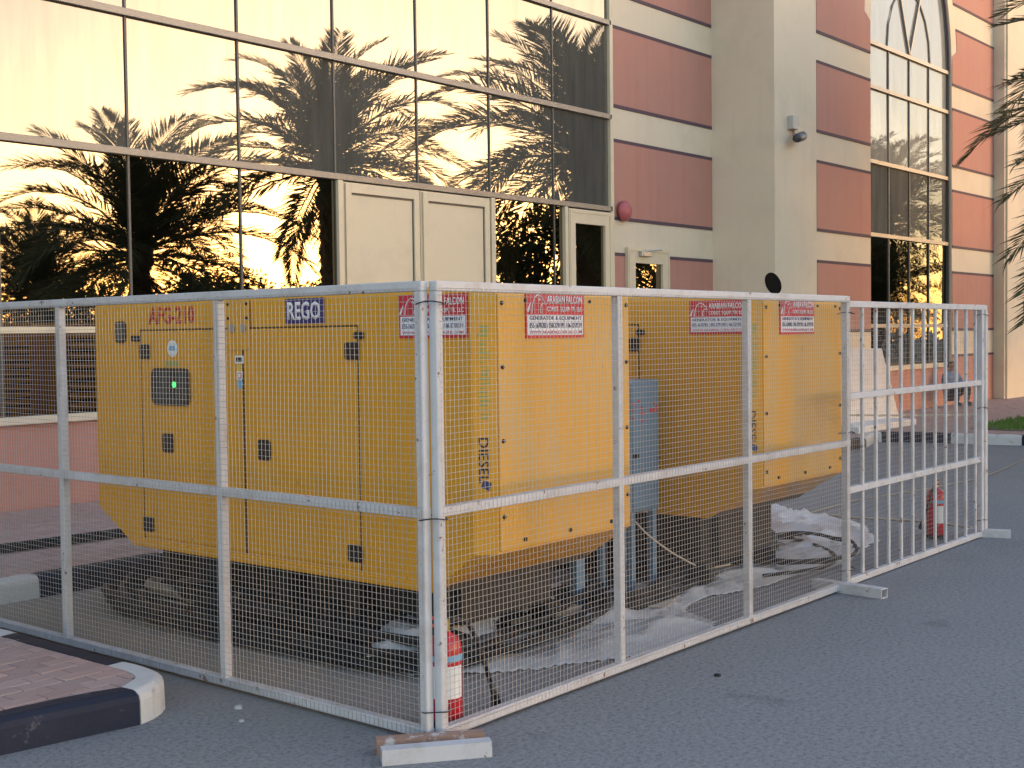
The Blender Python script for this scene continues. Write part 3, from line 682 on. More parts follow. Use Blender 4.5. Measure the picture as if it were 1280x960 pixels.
# ================================================================== FENCE
wr = random.Random(21)
def wire_mesh(parent, O, X, length, z0, z1, out, sp=.027, rad=.0012):
    """welded wire sheet; O start (x,y), X unit dir, out unit outward normal, placed on the outer face"""
    mb = MB(); X = Vector(X); out = Vector(out); O = Vector((O[0], O[1], 0))
    ph = wr.uniform(0, 9)
    def P(s, z): 
        b = noise.noise(Vector((s*1.7+ph, z*1.7, ph)))*.006
        return O+X*s+Vector((0, 0, z))+out*b
    def wig(a, b): return noise.noise(Vector((a*2.3, b*2.3, ph+4)))*.004
    n = int(length/sp)
    for i in range(n+1):
        s = i*length/n; mb.tube([P(s+wig(s, z), z)+out*rad for z in [z0+(z1-z0)*k/10 for k in range(11)]], rad, 3)
    mz = int((z1-z0)/sp)
    for j in range(mz+1):
        z = z0+j*(z1-z0)/mz; K = 24
        mb.tube([P(s, z+wig(z+7, s))-out*rad for s in [length*k/K for k in range(K+1)]], rad, 3)
    tag(mb.build('wire_mesh', 'wire', parent), kind='stuff')
T = .042
# left panel (runs along +Y at X = 3.80)
lf = empty('mesh_fence', (3.80, 3.6, 0)); tag(lf, 'white wire mesh fence panel running along the black and white kerb', 'fence')
def lbox(n, a, b, par=lf, mat='fence_paint', bev=.004):
    o = Vector((3.80, 3.6, 0)); return MB().box(Vector(a)-o, Vector(b)-o, bev).build(n, mat, par)
for yy in (3.612, 4.94, 6.325, 7.60): lbox('post', (3.80-T/2, yy-T/2, .03), (3.80+T/2, yy+T/2, 1.868))
for z in (.035, .952, 1.889): lbox('rail', (3.80-T/2-.002, 3.59, z-T/2), (3.80+T/2+.002, 7.62, z+T/2))
wire_mesh(lf, (-T/2-.006, 0.005), (0, 1, 0), 4.0, .02, 1.88, (-1, 0, 0))
# right panel (runs along +X at Y = 3.57)
rf = empty('mesh_fence', (3.84, 3.57, 0)); tag(rf, 'white wire mesh fence panel in front of both signed generator ends', 'fence')
def rbox(n, a, b, par=rf, mat='fence_paint', bev=.004):
    o = Vector((3.84, 3.57, 0)); return MB().box(Vector(a)-o, Vector(b)-o, bev).build(n, mat, par)
for xx in (3.8445, 5.148, 6.438, 7.738): rbox('post', (xx-T/2, 3.57-T/2, .03), (xx+T/2, 3.57+T/2, 1.868))
for z in (.035, .956, 1.889): rbox('rail', (3.826, 3.57-T/2-.002, z-T/2), (7.76, 3.57+T/2+.002, z+T/2))
wire_mesh(rf, (0.0, -T/2-.006), (1, 0, 0), 3.91, .02, 1.88, (0, -1, 0))
# end gate of upright bars
gt = empty('fence_gate', (7.84, 3.60, 0)); tag(gt, 'white gate of upright bars continuing the mesh fence towards the kerb', 'gate')
def gbox(n, a, b, par=gt, mat='fence_paint', bev=.003):
    o = Vector((7.84, 3.60, 0)); return MB().box(Vector(a)-o, Vector(b)-o, bev).build(n, mat, par)
for z in (.03, .635, 1.255, 1.86): gbox('rail', (7.80, 3.58, z-.021), (10.42, 3.622, z+.021))
for xx in (7.83, 8.06, 8.28, 8.49, 8.71, 8.92, 9.13, 9.35, 9.56, 9.78, 9.99, 10.2): gbox('bar', (xx-.014, 3.5905, .052), (xx+.014, 3.6105, 1.839))
for xx in (10.31, 10.39): gbox('post', (xx-.028, 3.574, .052), (xx+.028, 3.628, 1.839))
MB().tube([(.0, .035, 1.13), (1.2, .04, 1.06), (2.5, .035, .99)], .008, 6).build('mesh_bar', 'rope', gt)
wire_mesh(gt, (0.0, .028), (1, 0, 0), 2.55, .06, 1.85, (0, 1, 0), .033, .0010)
# feet
def foot(par, org, c, ang, L, mat, w=.06, h=.062, tz=0):
    mb = MB(); a = R_(ang); dx = Vector((math.cos(a), math.sin(a), 0)); dy = Vector((-dx.y, dx.x, 0)); c = Vector((*c, 0))-Vector(org); t = .006
    for (y0, y1, z0, z1) in ((-w/2, w/2, h-t, h), (-w/2, w/2, 0, t), (-w/2, -w/2+t, t, h-t), (w/2-t, w/2, t, h-t)):
        mb.loft([[c+dx*s+dy*yy+Vector((0, 0, zz+tz)) for yy, zz in ((y0, z0), (y1, z0), (y1, z1), (y0, z1))] for s in (-L/2, L/2)])
    mb.build('foot', mat, par)
foot(rf, (3.84, 3.57, 0), (3.655, 3.425), -38, .44, 'fence_paint')
foot(lf, (3.80, 3.60, 0), (3.725, 3.525), -40, .44, 'rusty_steel')
foot(rf, (3.84, 3.57, 0), (7.63, 3.50), -96, .50, 'fence_paint', .075)
foot(gt, (7.84, 3.60, 0), (10.36, 3.56), -70, .36, 'fence_paint', .075)
def tie(par, org, x, y, z, rx=.05, ry=.035):
    o = Vector(org); MB().tube([Vector((x+rx*math.cos(a), y+ry*math.sin(a), z+.006*math.sin(a*2)))-o for a in [k*math.pi/8 for k in range(16)]], .0028, 5, closed=True).build('cable_tie', 'black_plastic', par)
for z in (.13, .93, 1.82): tie(rf, (3.84, 3.57, 0), 3.828, 3.585, z, .062, .058)
for z in (.12, 1.02, 1.80): tie(gt, (7.84, 3.60, 0), 7.785, 3.585, z, .085, .045)
for z in (.14, 1.05, 1.80): tie(gt, (7.84, 3.60, 0), 10.35, 3.60, z, .075, .04)

# ================================================================== THINGS ON THE GROUND
def extinguisher(loc, rz, label, hose_pts, noz):
    e = empty('fire_extinguisher', loc, rz); tag(e, label, 'extinguisher', 'red fire extinguishers inside the fence')
    MB().tube([(0, 0, .004), (0, 0, .03)], [.078, .078], 20).build('base_ring', 'black_plastic', e)
    prof = [(.031, .068), (.04, .074), (.33, .074), (.36, .070), (.385, .055), (.40, .032), (.41, .022)]
    MB().tube([(0, 0, z) for z, _ in prof], [q for _, q in prof], 24).build('cylinder', 'extinguisher_red', e, True)
    lb = [(math.cos(R_(a))*.0752, math.sin(R_(a))*.0752) for a in range(180, 291, 10)]
    q = MB(); q.loft([[(x, y, z) for x, y in lb] for z in (.13, .27)], cap=False, close=False); q.build('label_sticker', 'sticker_white', e)
    bd_ = [(math.cos(R_(a))*.0755, math.sin(R_(a))*.0755) for a in range(150, 331, 10)]
    q = MB(); q.loft([[(x, y, z) for x, y in bd_] for z in (.29, .315)], cap=False, close=False); q.build('label_band', 'sticker_blue', e)
    v = MB().tube([(0, 0, .40), (0, 0, .46)], .02, 10).build('valve', 'brass', e)
    MB().loft([[(.0, -.012, .462), (.0, .012, .462), (.0, .012, .475), (.0, -.012, .475)], [(-.11, -.012, .478), (-.11, .012, .478), (-.11, .012, .488), (-.11, -.012, .488)]]).build('lever', 'extinguisher_red', v)
    MB().loft([[(.0, -.012, .43), (.0, .012, .43), (.0, .012, .44), (.0, -.012, .44)], [(-.10, -.012, .445), (-.10, .012, .445), (-.10, .012, .455), (-.10, -.012, .455)]]).build('carry_handle', 'extinguisher_red', v)
    h = MB().tube(hose_pts, .011, 8).build('hose', 'black_plastic', e, True)
    MB().tube(noz, [.012, .016, .024], 10).build('horn', 'black_plastic', e, True)
extinguisher((4.01, 3.70, 0), 0, 'red fire extinguisher beside the corner post, hose hanging to the ground',
    [(.02, 0, .44), (.08, .0, .45), (.15, 0, .42), (.21, .0, .33), (.26, 0, .22), (.30, .0, .12)], [(.30, 0, .12), (.325, 0, .07), (.34, 0, .012)])
extinguisher((10.07, 3.87, 0), .5, 'red fire extinguisher behind the gate of upright bars',
    [(-.02, 0, .44), (-.08, .02, .44), (-.15, .05, .40), (-.23, .08, .32), (-.30, .12, .24)], [(-.30, .12, .24), (-.33, .14, .19), (-.36, .16, .13)])

cr = random.Random(9)
def coil(name, label, cx, cy, a, b, loops, rad, mat, ang=90, h0=.0, rise=.012, wob=.06, group=None):
    mb = MB(); pts = []; N = 44; lr = [[cr.uniform(-wob, wob)*2.2, cr.uniform(-.45, .35), cr.uniform(-.10, .10), cr.uniform(-.35, .35)] for _ in range(14)]
    for k in range(loops*N+12):
        t = k/N; th = 2*math.pi*t; lp = t
        li = int(lp) % 12; lf2 = lp-int(lp); lf2 = lf2*lf2*(3-2*lf2)
        def pl(q): return lr[int(lp)][q]*(1-lf2)+lr[int(lp)+1][q]*lf2
        ra = a*(1+pl(0)); rb = b*(1+pl(1))
        x = ra*math.copysign(abs(math.cos(th))**.8, math.cos(th)); y = rb*math.sin(th)
        x += a*pl(2)+.03*noise.noise(Vector((lp*9, 2, cx))); y += b*pl(3)+.035*noise.noise(Vector((lp*11, 8, cy)))
        c_, s_ = math.cos(R_(ang)), math.sin(R_(ang))
        z = rad+h0+rise*lp*.75+.035*abs(noise.noise(Vector((x*2.3, y*2.3, lp*2))))
        pts.append((cx+x*c_-y*s_, cy+x*s_+y*c_, z))
    mb.tube(pts, rad, 7); o = mb.build(name, mat, None, True)
    return tag(o, label, 'cable', group)
coil('power_cable', 'long black power cable looped flat beside the AFG-210 generator', 4.56, 5.62, 1.42, .20, 5, .022, 'rubber', rise=.026)
coil('power_cable', 'black power cable coil piled highest under the AFG-210 generator side', 4.70, 5.35, 1.15, .16, 5, .024, 'rubber', h0=.02, rise=.034)
coil('power_cable', 'black cable coil reaching towards the white kerb behind the fence', 4.66, 6.55, .62, .24, 4, .022, 'rubber', rise=.03, ang=80)
coil('hose', 'tan coiled hose lying on the black cables near the kerb', 4.72, 6.45, .42, .15, 3, .028, 'tan_hose', h0=.05, rise=.03, ang=86)
coil('power_cable', 'black cable loops spread in front of the first generator end', 5.55, 4.45, .85, .20, 4, .021, 'rubber', ang=12, rise=.03)
coil('power_cable', 'black cable loops lying under the blue cabinet', 6.95, 4.62, .75, .22, 4, .021, 'rubber', ang=18, rise=.03)
coil('power_cable', 'thin black cable ring on white sheets beside second generator', 8.55, 4.40, .62, .34, 2, .013, 'rubber', ang=25, h0=.03, rise=.03, wob=.1)
coil('power_cable', 'black cable heap tucked under the exhaust generator', 8.3, 4.9, .8, .3, 4, .022, 'rubber', ang=10, rise=.03)

def edge_dist(poly, x, y):
    best = 9.
    for (xa, ya), (xb, yb) in zip(poly, poly[1:]+poly[:1]):
        dx, dy = xb-xa, yb-ya; t = max(0, min(1, ((x-xa)*dx+(y-ya)*dy)/(dx*dx+dy*dy)))
        best = min(best, math.hypot(x-xa-t*dx, y-ya-t*dy))
    return best
def sheet(name, label, cat, poly, amp, mat, seed, peak=None, n=64, base=.006, freq=2.6):
    """crumpled sheet over a ground polygon"""
    xs = [q[0] for q in poly]; ys = [q[1] for q in poly]; x0, x1, y0, y1 = min(xs), max(xs), min(ys), max(ys)
    st = max(x1-x0, y1-y0)/n; mb = MB(); idx = {}
    nx, ny = int((x1-x0)/st)+1, int((y1-y0)/st)+1
    for i in range(nx+1):
        for j in range(ny+1):
            x, y = x0+i*st, y0+j*st
            q = Vector((x*freq, y*freq, seed))
            rid = 1-abs(noise.noise(q))*2.2; fine = noise.noise(q*3.1)
            z = base+.55*amp*(max(0, rid)**3*.8+.25*abs(fine)+.5*max(0, noise.noise(q*.5))+.15*abs(noise.noise(q*7)))
            if peak:
                for (px, py, ph, pr) in peak: z += .55*ph*math.exp(-((x-px)**2+(y-py)**2)/pr**2)
            z = base*.5+(z-base*.5)*min(1, .12+edge_dist(poly, x, y)/.16)
            idx[i, j] = len(mb.v); mb.v.append((x+.04*noise.noise(q+Vector((9, 0, 0))), y+.04*noise.noise(q+Vector((0, 9, 0))), z))
    for i in range(nx):
        for j in range(ny):
            if in_poly(poly, x0+(i+.5)*st+.05*noise.noise(Vector((i*st*4, j*st*4, seed))), y0+(j+.5)*st): mb.f.append((idx[i, j], idx[i+1, j], idx[i+1, j+1], idx[i, j+1]))
    used = sorted({k for q in mb.f for k in q}); rm = {k: a for a, k in enumerate(used)}
    mb.v = [mb.v[k] for k in used]; mb.f = [tuple(rm[k] for k in q) for q in mb.f]
    o = mb.build(name, mat, None, True); so = o.modifiers.new('thickness', 'SOLIDIFY'); so.thickness = .002
    return tag(o, label, cat)
sheet('plastic_sheet', 'clear plastic sheet spread on asphalt against the mesh fence bottom rail', 'plastic sheet', [(4.6, 4.25), (4.95, 3.95), (5.45, 3.68), (6.1, 3.62), (6.4, 3.75), (6.5, 4.05), (5.95, 4.25), (6.0, 4.45), (5.3, 4.55)], .07, 'polythene', 3, [(6.1, 3.85, .05, .2)])
sheet('plastic_sheet', 'crumpled white plastic film between cables and the blue steel post', 'plastic sheet', [(5.6, 4.32), (5.95, 4.15), (6.5, 4.1), (6.55, 4.35), (6.1, 4.5), (5.75, 4.5)], .10, 'white_sheet', 8, [(6.1, 4.3, .05, .2)])
sheet('plastic_sheet', 'narrow strip of white plastic trailing from cables to fence bottom', 'plastic sheet', [(6.3, 3.95), (6.75, 4.12), (7.3, 4.25), (7.35, 4.4), (6.8, 4.35), (6.25, 4.08)], .09, 'white_sheet', 15, [(7.0, 4.3, .05, .2)])
sheet('plastic_sheet', 'thin milky film lying under the thin cable ring', 'plastic sheet', [(7.9, 4.05), (8.6, 3.95), (9.5, 4.25), (9.4, 4.7), (8.5, 4.7), (7.9, 4.5)], .06, 'polythene', 24)
sheet('white_tarpaulin', 'crumpled white tarpaulin lying beyond the second generator near gate', 'tarpaulin', [(8.9, 4.55), (9.25, 4.12), (9.6, 4.15), (10.5, 4.75), (10.75, 5.4), (10.2, 5.75), (9.5, 5.2)], .14, 'white_sheet', 31, [(9.95, 5.35, .22, .28), (9.6, 4.8, .05, .3)])
sheet('plastic_sheet', 'grey plastic film bunched under the first generator end', 'plastic sheet', [(4.45, 4.35), (4.7, 4.2), (5.3, 4.5), (5.6, 4.75), (5.3, 5.0), (4.6, 4.8)], .12, 'polythene', 44)
def board(label, c, sz, rz, rx=0, ry=0, mat='timber', name='board', cat='board'):
    o = MB().box((-sz[0]/2, -sz[1]/2, 0), (sz[0]/2, sz[1]/2, sz[2]), .004).build(name, mat); o.location = c; o.rotation_euler = (R_(rx), R_(ry), R_(rz)); return tag(o, label, cat)
board('pale board lying flat in front of the blue steel post', (5.83, 4.62, .02), (.55, .16, .05), -10, 0, 2)
board('pale board resting crosswise on another board by blue post', (5.80, 4.70, .08), (.42, .20, .035), 14, 0, 3, 'cardboard')
board('flattened cardboard piece lying beneath the blue cabinet', (6.7, 4.42, .012), (.6, .36, .012), 20, 0, 1, 'cardboard', 'cardboard', 'cardboard')
board('timber block wedged under the first generator end', (5.35, 4.85, .0), (.3, .14, .12), 30)
board('square of cardboard leaning low against cables between generators', (6.25, 4.98, .0), (.5, .3, .02), -25, 20, 0, 'cardboard', 'cardboard', 'cardboard')
sheet('plastic_sheet', 'grey-white film over cables just inside the mesh near the extinguisher', 'plastic sheet', [(4.35, 4.55), (4.6, 4.35), (5.2, 4.42), (5.7, 4.75), (5.4, 4.95), (4.7, 4.9)], .05, 'polythene', 51, base=.16)
sheet('plastic_sheet', 'white plastic film spread under the exhaust generator end', 'plastic sheet', [(7.0, 4.15), (7.5, 4.0), (8.1, 4.1), (8.2, 4.5), (7.6, 4.7), (7.1, 4.5)], .10, 'white_sheet', 57, [(7.6, 4.3, .06, .25)])
sheet('plastic_sheet', 'flat pale film lying beside the blue post and boards', 'plastic sheet', [(6.25, 4.45), (6.6, 4.3), (7.1, 4.5), (7.0, 4.8), (6.4, 4.8)], .05, 'polythene', 63, base=.03)
# made-up enclosure, unseen behind the generators, for slats mirrored in the left panes
le = empty('added_enclosure', (8.5, 6.7, 0)); tag(le, 'yellow louvred enclosure added unseen behind the generators, to be mirrored in the lower left panes', 'enclosure')
MB().box((0, 0, .12), (1.25, .8, 1.92), .012).build('body', 'yellow_paint', le)
MB().box((.12, .795, .55), (1.2, .803, 1.72)).build('grille_back', 'seam', le)
for k in range(9):
    z = .58+k*.125
    MB().loft([[(xx, .804, z+.07), (xx, .86, z+.01), (xx, .868, z+.022), (xx, .808, z+.085)] for xx in (.13, 1.19)]).build('louvre', 'yellow_paint', le)
for xx in (.05, 1.05): MB().box((xx, .05, 0), (xx+.12, .75, .119)).build('skid', 'dark_steel', le)
# flexible leads
def lead(name, label, pts, rad, mat, cat='cable'):
    P = [Vector(q) for q in pts]; out = []
    for i in range(len(P)-1):
        a = P[max(i-1, 0)]; b = P[i]; c = P[i+1]; dd = P[min(i+2, len(P)-1)]
        for k in range(8):
            t = k/8; out.append(.5*((2*b)+(c-a)*t+(2*a-5*b+4*c-dd)*t*t+(3*b-a-3*c+dd)*t**3))
    out.append(P[-1]); return tag(MB().tube(out, rad, 6).build(name, mat, None, True), label, cat)
lead('lead', 'thin beige lead drooping from the blue cabinet to the ground', [(6.72, 4.62, .56), (6.74, 4.47, .42), (6.9, 4.42, .30), (7.05, 4.4, .22), (7.3, 4.38, .12), (7.6, 4.35, .10)], .006, 'rope')
lead('rope', 'beige rope trailing from the gate out across the road', [(9.6, 5.2, .03), (11.72, 5.345, .012), (12.93, 5.14, .012), (14.5, 5.03, .012), (16.75, 5.29, .012), (18.4, 5.6, .012)], .008, 'old_rope', 'rope')
lead('rope', 'beige rope lying on asphalt behind the white gate', [(10.2, 5.6, .03), (10.72, 5.2, .012), (10.70, 4.9, .012), (10.82, 4.3, .012), (10.71, 3.81, .012)], .010, 'rope', 'rope')
lead('power_cable', 'black lead curving on top of white film by second generator', [(7.6, 4.1, .05), (8.1, 3.92, .05), (8.7, 4.1, .03), (9.1, 4.5, .03), (9.2, 4.9, .06)], .013, 'rubber')
lead('pavement_cable', 'pair of black cables crossing the pavers behind the fence', [(1.5, 8.75, PZ+.02), (4, 8.72, PZ+.02), (6, 8.6, PZ+.02), (8.5, 8.5, PZ+.02), (11, 8.6, PZ+.02)], .02, 'rubber')
lead('pavement_cable', 'black cable nearer the plinth crossing the pavers behind the fence', [(1.5, 9.0, PZ+.02), (4, 8.92, PZ+.02), (6, 8.82, PZ+.02), (8.5, 8.66, PZ+.02), (11, 8.8, PZ+.02)], .02, 'rubber')
# wedge-shaped white slab on the pavement by the wing
ws = empty('white_slab', (20.2, 8.8, PZ)); tag(ws, 'big white wedge-shaped slab standing on the pavement by the wing', 'slab')
MB().prism([(-2.2, 0), (.46, 0), (-.30, 1.25), (-2.0, 1.27)], 'y', -.25, .30).build('body', 'white_board', ws)
MB().box((-2.3, -.75, 0), (-.1, -.255, .10), .01).build('skirt_board', 'white_board', ws)
# stray stones and a leaf
for (x, y, s_, lab) in ((5.39, 3.16, .016, 'dark leaf scrap lying alone on the open asphalt'), (3.62, 4.62, .018, 'pale stone chip near the white corner kerb'), (3.5, 4.45, .012, 'tiny stone chip out on asphalt near the white corner kerb')):
    rb = MB(); st = random.Random(int(x*100)); ring = [(x+s_*math.cos(a)*st.uniform(.8, 1.3), y+s_*math.sin(a)*st.uniform(.8, 1.3)) for a in [k*math.pi/3.5 for k in range(7)]]
    rb.loft([[(a, b, -.002) for a, b in ring], [(x+(a-x)*.8, y+(b-y)*.8, s_*.7) for a, b in ring]]); tag(rb.build('stone_chip' if 'stone' in lab else 'leaf_scrap', 'concrete' if 'stone' in lab else 'rubber'), lab, 'stone' if 'stone' in lab else 'leaf')

# ================================================================== PERSON resting by the wing wall
def person(loc, rz):
    me = bpy.data.meshes.new('person')
    V = [(0, 0, .20), (0, -.02, .42), (0, -.05, .62), (0, -.05, .70), (0, -.07, .80), (0, -.07, .89),
         (-.11, -.02, .17), (-.16, -.38, .42), (-.15, -.32, .06), (-.15, -.44, .03), (.11, -.02, .17), (.17, -.36, .40), (.16, -.30, .06), (.16, -.42, .03),
         (-.19, -.05, .60), (-.24, -.16, .40), (-.13, -.34, .44), (-.10, -.40, .44), (.19, -.05, .60), (.24, -.16, .40), (.12, -.34, .45), (.09, -.40, .46)]
    E = [(0, 1), (1, 2), (2, 3), (3, 4), (4, 5), (0, 6), (6, 7), (7, 8), (8, 9), (0, 10), (10, 11), (11, 12), (12, 13), (2, 14), (14, 15), (15, 16), (16, 17), (2, 18), (18, 19), (19, 20), (20, 21)]
    rad = [.15, .145, .15, .055, .10, .075, .095, .07, .05, .04, .095, .07, .05, .04, .065, .048, .035, .04, .065, .048, .035, .04]
    me.from_pydata(V, E, []); o = link('person', me)
    o.modifiers.new('skin', 'SKIN'); sb = o.modifiers.new('sub', 'SUBSURF'); sb.levels = sb.render_levels = 2
    for k, q in enumerate(me.skin_vertices[0].data): q.radius = (rad[k], rad[k]); q.use_root = (k == 0)
    bpy.context.view_layer.update()
    ev = bpy.data.meshes.new_from_object(o.evaluated_get(bpy.context.evaluated_depsgraph_get())); bpy.data.objects.remove(o)
    for n in ('skin', 'shirt_blue', 'trousers', 'hair'): ev.materials.append(M[n])
    for q in ev.polygons:
        c = q.center; q.use_smooth = True
        if c.z > .85 or (c.z > .78 and c.y > -.06): q.material_index = 3
        elif c.z > .685: q.material_index = 0
        elif c.y < -.30 and c.z > .415 and abs(c.x) < .145 and c.z < .5: q.material_index = 0
        elif c.z > .27 and c.y > -.2 : q.material_index = 1
        elif abs(c.x) > .19 and c.z > .36: q.material_index = 1
        else: q.material_index = 2
    o = link('person', ev); o.location = loc; o.rotation_euler = (0, 0, rz)
    nose = MB().loft([[(-.012, -.165, .80), (.012, -.165, .80), (.0, -.160, .845)], [(-.004, -.19, .805), (.004, -.19, .805), (0, -.172, .84)]]).build('nose', 'skin', o)
    return tag(o, 'person in blue top and dark trousers sitting low against the wing wall', 'person')
person((25.3, Yw-.24, PZ+.02), R_(-20))

# ================================================================== VEGETATION
pr = random.Random(17)
def frond_mesh(L, droop, seed, dry=False, nl=84):
    rr = random.Random(seed); mb = MB(); pts = []; N = 12
    ang = 0.
    p = Vector((0, 0, 0))
    for k in range(N+1):
        pts.append(p.copy()); t = k/N; a = -droop*(t**1.6)
        p = p+Vector((math.cos(a), 0, math.sin(a)))*(L/N)
    mb.tube(pts, [.035*(1-.85*k/N) for k in range(N+1)], 4)
    for k in range(nl):
        t = .10+.90*k/(nl-1); q = t*N; i = min(int(q), N-1); fr = q-i; P = pts[i].lerp(pts[i+1], fr); tg = (pts[i+1]-pts[i]).normalized()
        up = Vector((-tg.z, 0, tg.x)); ln = L*.165*(.45+.9*math.sin(math.pi*min(1, t*.86+.12)))*rr.uniform(.8, 1.12)
        for s in (-1, 1):
            fwd = .75+.8*t; v = (tg*fwd+Vector((0, s, 0))+up*rr.uniform(.05, .55)).normalized()
            w = .034*rr.uniform(.8, 1.2); sidev = tg*w
            mid = P+v*ln*.5; tip = P+v*ln-Vector((0, 0, ln*rr.uniform(.03, .22)))
            mb.add([P-sidev*.6, mid-sidev, tip, mid+sidev], [(0, 1, 2, 3)])
    me = bpy.data.meshes.new('frond'); me.from_pydata(mb.v, [], mb.f); me.materials.append(M['dry_leaf' if dry else 'palm_leaf']); return me
FR = [frond_mesh(4.0, 1.15, 1), frond_mesh(4.3, 1.4, 2), frond_mesh(3.8, .9, 3), frond_mesh(3.9, 1.5, 4)]
FD = [frond_mesh(3.0, .9, 6, True, 40), frond_mesh(2.7, .6, 7, True, 40)]
def palm(loc, h, label, n=46, seed=1, scale=1., tr=.24, lean=0.):
    t = empty('palm_tree', loc, 0); tag(t, label, 'palm tree', 'date palms on the lawn strip')
    rr = random.Random(seed); rings = []; K = int(h/.11)
    for k in range(K+1):
        z = h*k/K; rd = tr*(1.25-.25*min(1, z/1.)+.12*(1 if k % 2 else -.3)+(.25 if k > K-7 else 0))
        rings.append([(rd*math.cos(2*math.pi*j/12+k*.26)*(1+.12*(j % 2)), rd*math.sin(2*math.pi*j/12+k*.26)*(1+.12*(j % 2)), z) for j in range(12)])
    MB().loft(rings).build('trunk', 'trunk_bark', t)
    for k in range(n):
        u = (k+.5)/n; el = 84-104*u**1.1+rr.uniform(-7, 7); azm = k*137.5+rr.uniform(-12, 12)
        o = link('frond', FR[rr.randrange(4)] if el > -12 else FR[3], t)
        sc = scale*rr.uniform(.88, 1.1)*(.82+.18*min(1, u*3)); o.scale = (sc, sc, sc)
        o.rotation_euler = (R_(rr.uniform(-25, 25)), -R_(el), R_(azm)); o.location = (0, 0, h-.1-.35*u)
    for k in range(5):
        o = link('dry_frond', FD[k % 2], t); o.rotation_euler = (0, R_(rr.uniform(55, 78)), R_(k*47+rr.uniform(-15, 15))); o.location = (0, 0, h-.55); o.scale = (scale*.9,)*3
    return t
pC = palm((23.8, 4.4, PZ), 6.0, 'tall date palm on the lawn closest to the building wing', 50, 3, 1.02, .3)
FS = frond_mesh(4.1, .4, 31)
for q, (a_, e_, sc_) in enumerate(((132, 40, .92), (126, 18, .90), (137, 6, .92), (124, -4, .92), (140, -12, .95), (128, -19, .96), (143, -26, 1.0), (122, -31, 1.02), (135, -38, 1.1), (127, -44, 1.15))):
    o = link('frond', FS if q > 1 else FR[2], pC, (0, 0, 5.7-.05*q), (R_(20-6*q), -R_(e_), R_(a_))); o.scale = (sc_,)*3
palm((22.0, -2.3, PZ), 6.2, 'date palm mirrored in the middle panes, thick bare trunk', 46, 5, 1.05, .27)
palm((20.2, -7.9, PZ), 4.2, 'low broad date palm mirrored beside the blank cream doors', 46, 8, 1.2, .3)
palm((42, 1.5, 0), 5.6, 'far date palm mirrored in the arched window', 40, 12, 1., .25)
palm((38.5, 2.9, 0), 2.8, 'short date palm mirrored low in the arched window', 40, 18, .65, .22)
palm((46, -.6, 0), 3.6, 'second short date palm, farther along the lawn than the first', 40, 19, .75, .22)
palm((50, -3.5, 0), 7.2, 'farthest date palm beyond the lawn strip', 36, 14, 1., .25)
palm((21.5, -15.5, 0), 3.6, 'stubby date palm at the end of the row past the low broad one', 40, 16, .9, .26)
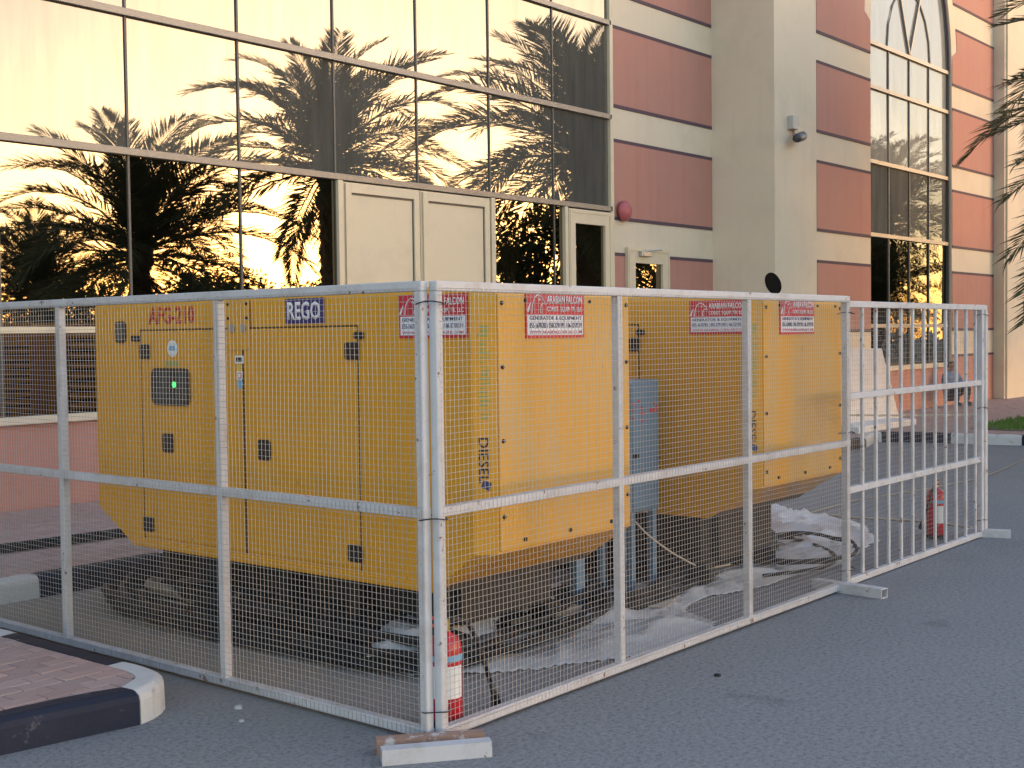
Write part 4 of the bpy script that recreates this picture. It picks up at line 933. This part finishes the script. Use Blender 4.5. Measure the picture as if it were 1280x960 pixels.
def leaf_tree(loc, h, rad, label, seed, n=7000, mat='tree_leaf', name='leafy_tree', trunk=.5, cat='tree', ls=.11):
    t = empty(name, loc); tag(t, label, cat, 'dark trees behind the palms'); rr = random.Random(seed)
    mb = MB(); th = h*trunk
    mb.tube([(0, 0, 0), (.05, .03, th*.5), (0, .08, th), (.1, .05, h*.8)], [.14, .11, .09, .03], 8)
    cl = []
    for k in range(16):
        a = rr.uniform(0, 6.28); q = rr.uniform(.15, .8)*rad; z = th*.8+rr.random()*(h-th*.8)
        cl.append((Vector((math.cos(a)*q, math.sin(a)*q, z)), rad*rr.uniform(.28, .5)))
        mb.tube([(0, .05, th*.8), tuple(cl[-1][0]*.6+Vector((0, 0, th*.35))), tuple(cl[-1][0])], [.05, .03, .012], 5)
    mb.build('trunk', 'trunk_bark', t)
    lf_ = MB()
    for k in range(n):
        c, q = cl[rr.randrange(16)]; dv = Vector((rr.gauss(0, 1), rr.gauss(0, 1), rr.gauss(0, 1))).normalized()*q*rr.random()**.4; dv.z *= .8
        p = c+dv; p.z = max(p.z, .1); a = Vector((rr.gauss(0, 1), rr.gauss(0, 1), rr.gauss(0, 1))).normalized(); b = a.cross(Vector((rr.gauss(0, 1), rr.gauss(0, 1), 1))).normalized()
        s_ = ls*rr.uniform(.6, 1.2); lf_.add([p-a*s_, p+b*s_*.45, p+a*s_, p-b*s_*.45], [(0, 1, 2, 3)])
    me = bpy.data.meshes.new('crown'); me.from_pydata(lf_.v, [], lf_.f); me.materials.append(M[mat]); link('crown', me, t)
    return t
leaf_tree((27, .2, PZ), 4.9, 2.4, 'round dark tree behind the lawn, level with the glass doors', 1)
leaf_tree((27.5, -4.2, PZ), 4.0, 2.3, 'round dark tree behind the thick bare-trunked palm', 2)
leaf_tree((29, -9.5, 0), 3.4, 2.4, 'spreading dark tree behind the low broad palm', 3, trunk=.3)
leaf_tree((28, -15, 0), 3.6, 2.6, 'spreading dark tree behind the stubby palm', 4, trunk=.3)
leaf_tree((24, -20, 0), 4.0, 2.6, 'dark tree at the far end of the palm row', 5, trunk=.3)
leaf_tree((25.5, -12, 0), 3.0, 2.2, 'low dense bush between the low broad palm and the stubby one', 21, trunk=.15, name='dense_bush', cat='bush')
leaf_tree((26.5, -6.6, 0), 3.0, 2.0, 'low dense bush between the low broad palm and the bare-trunked palm', 22, trunk=.15, name='dense_bush', cat='bush')
leaf_tree((26, -17, 0), 3.2, 2.2, 'low dense bush past the stubby palm', 23, trunk=.15, name='dense_bush', cat='bush')
leaf_tree((34, 1.0, PZ), 3.4, 1.9, 'dark tree standing behind the tallest palm', 6)
leaf_tree((60, 16, 0), 6, 3.5, 'green tree far beyond the end of the wing', 7, n=4500, ls=.2)
leaf_tree((66, 12, 0), 5.5, 3.5, 'green tree farthest along the road beyond the wing', 8, n=4500, ls=.2)
leaf_tree((70, 4, 0), 6, 4.0, 'broad tree across the road beyond the lawn', 10, n=4500, ls=.2)
lwall = empty('boundary_wall', (56, 12, 0)); tag(lwall, 'low cream boundary wall beyond the end of the wing', 'wall')
MB().box((0, -4, 0), (.3, 4, .9), .01).build('body', 'cream_stucco', lwall); MB().box((-.05, -4.1, .901), (.35, 4.1, 1.0), .01).build('coping', 'pink_stucco', lwall)
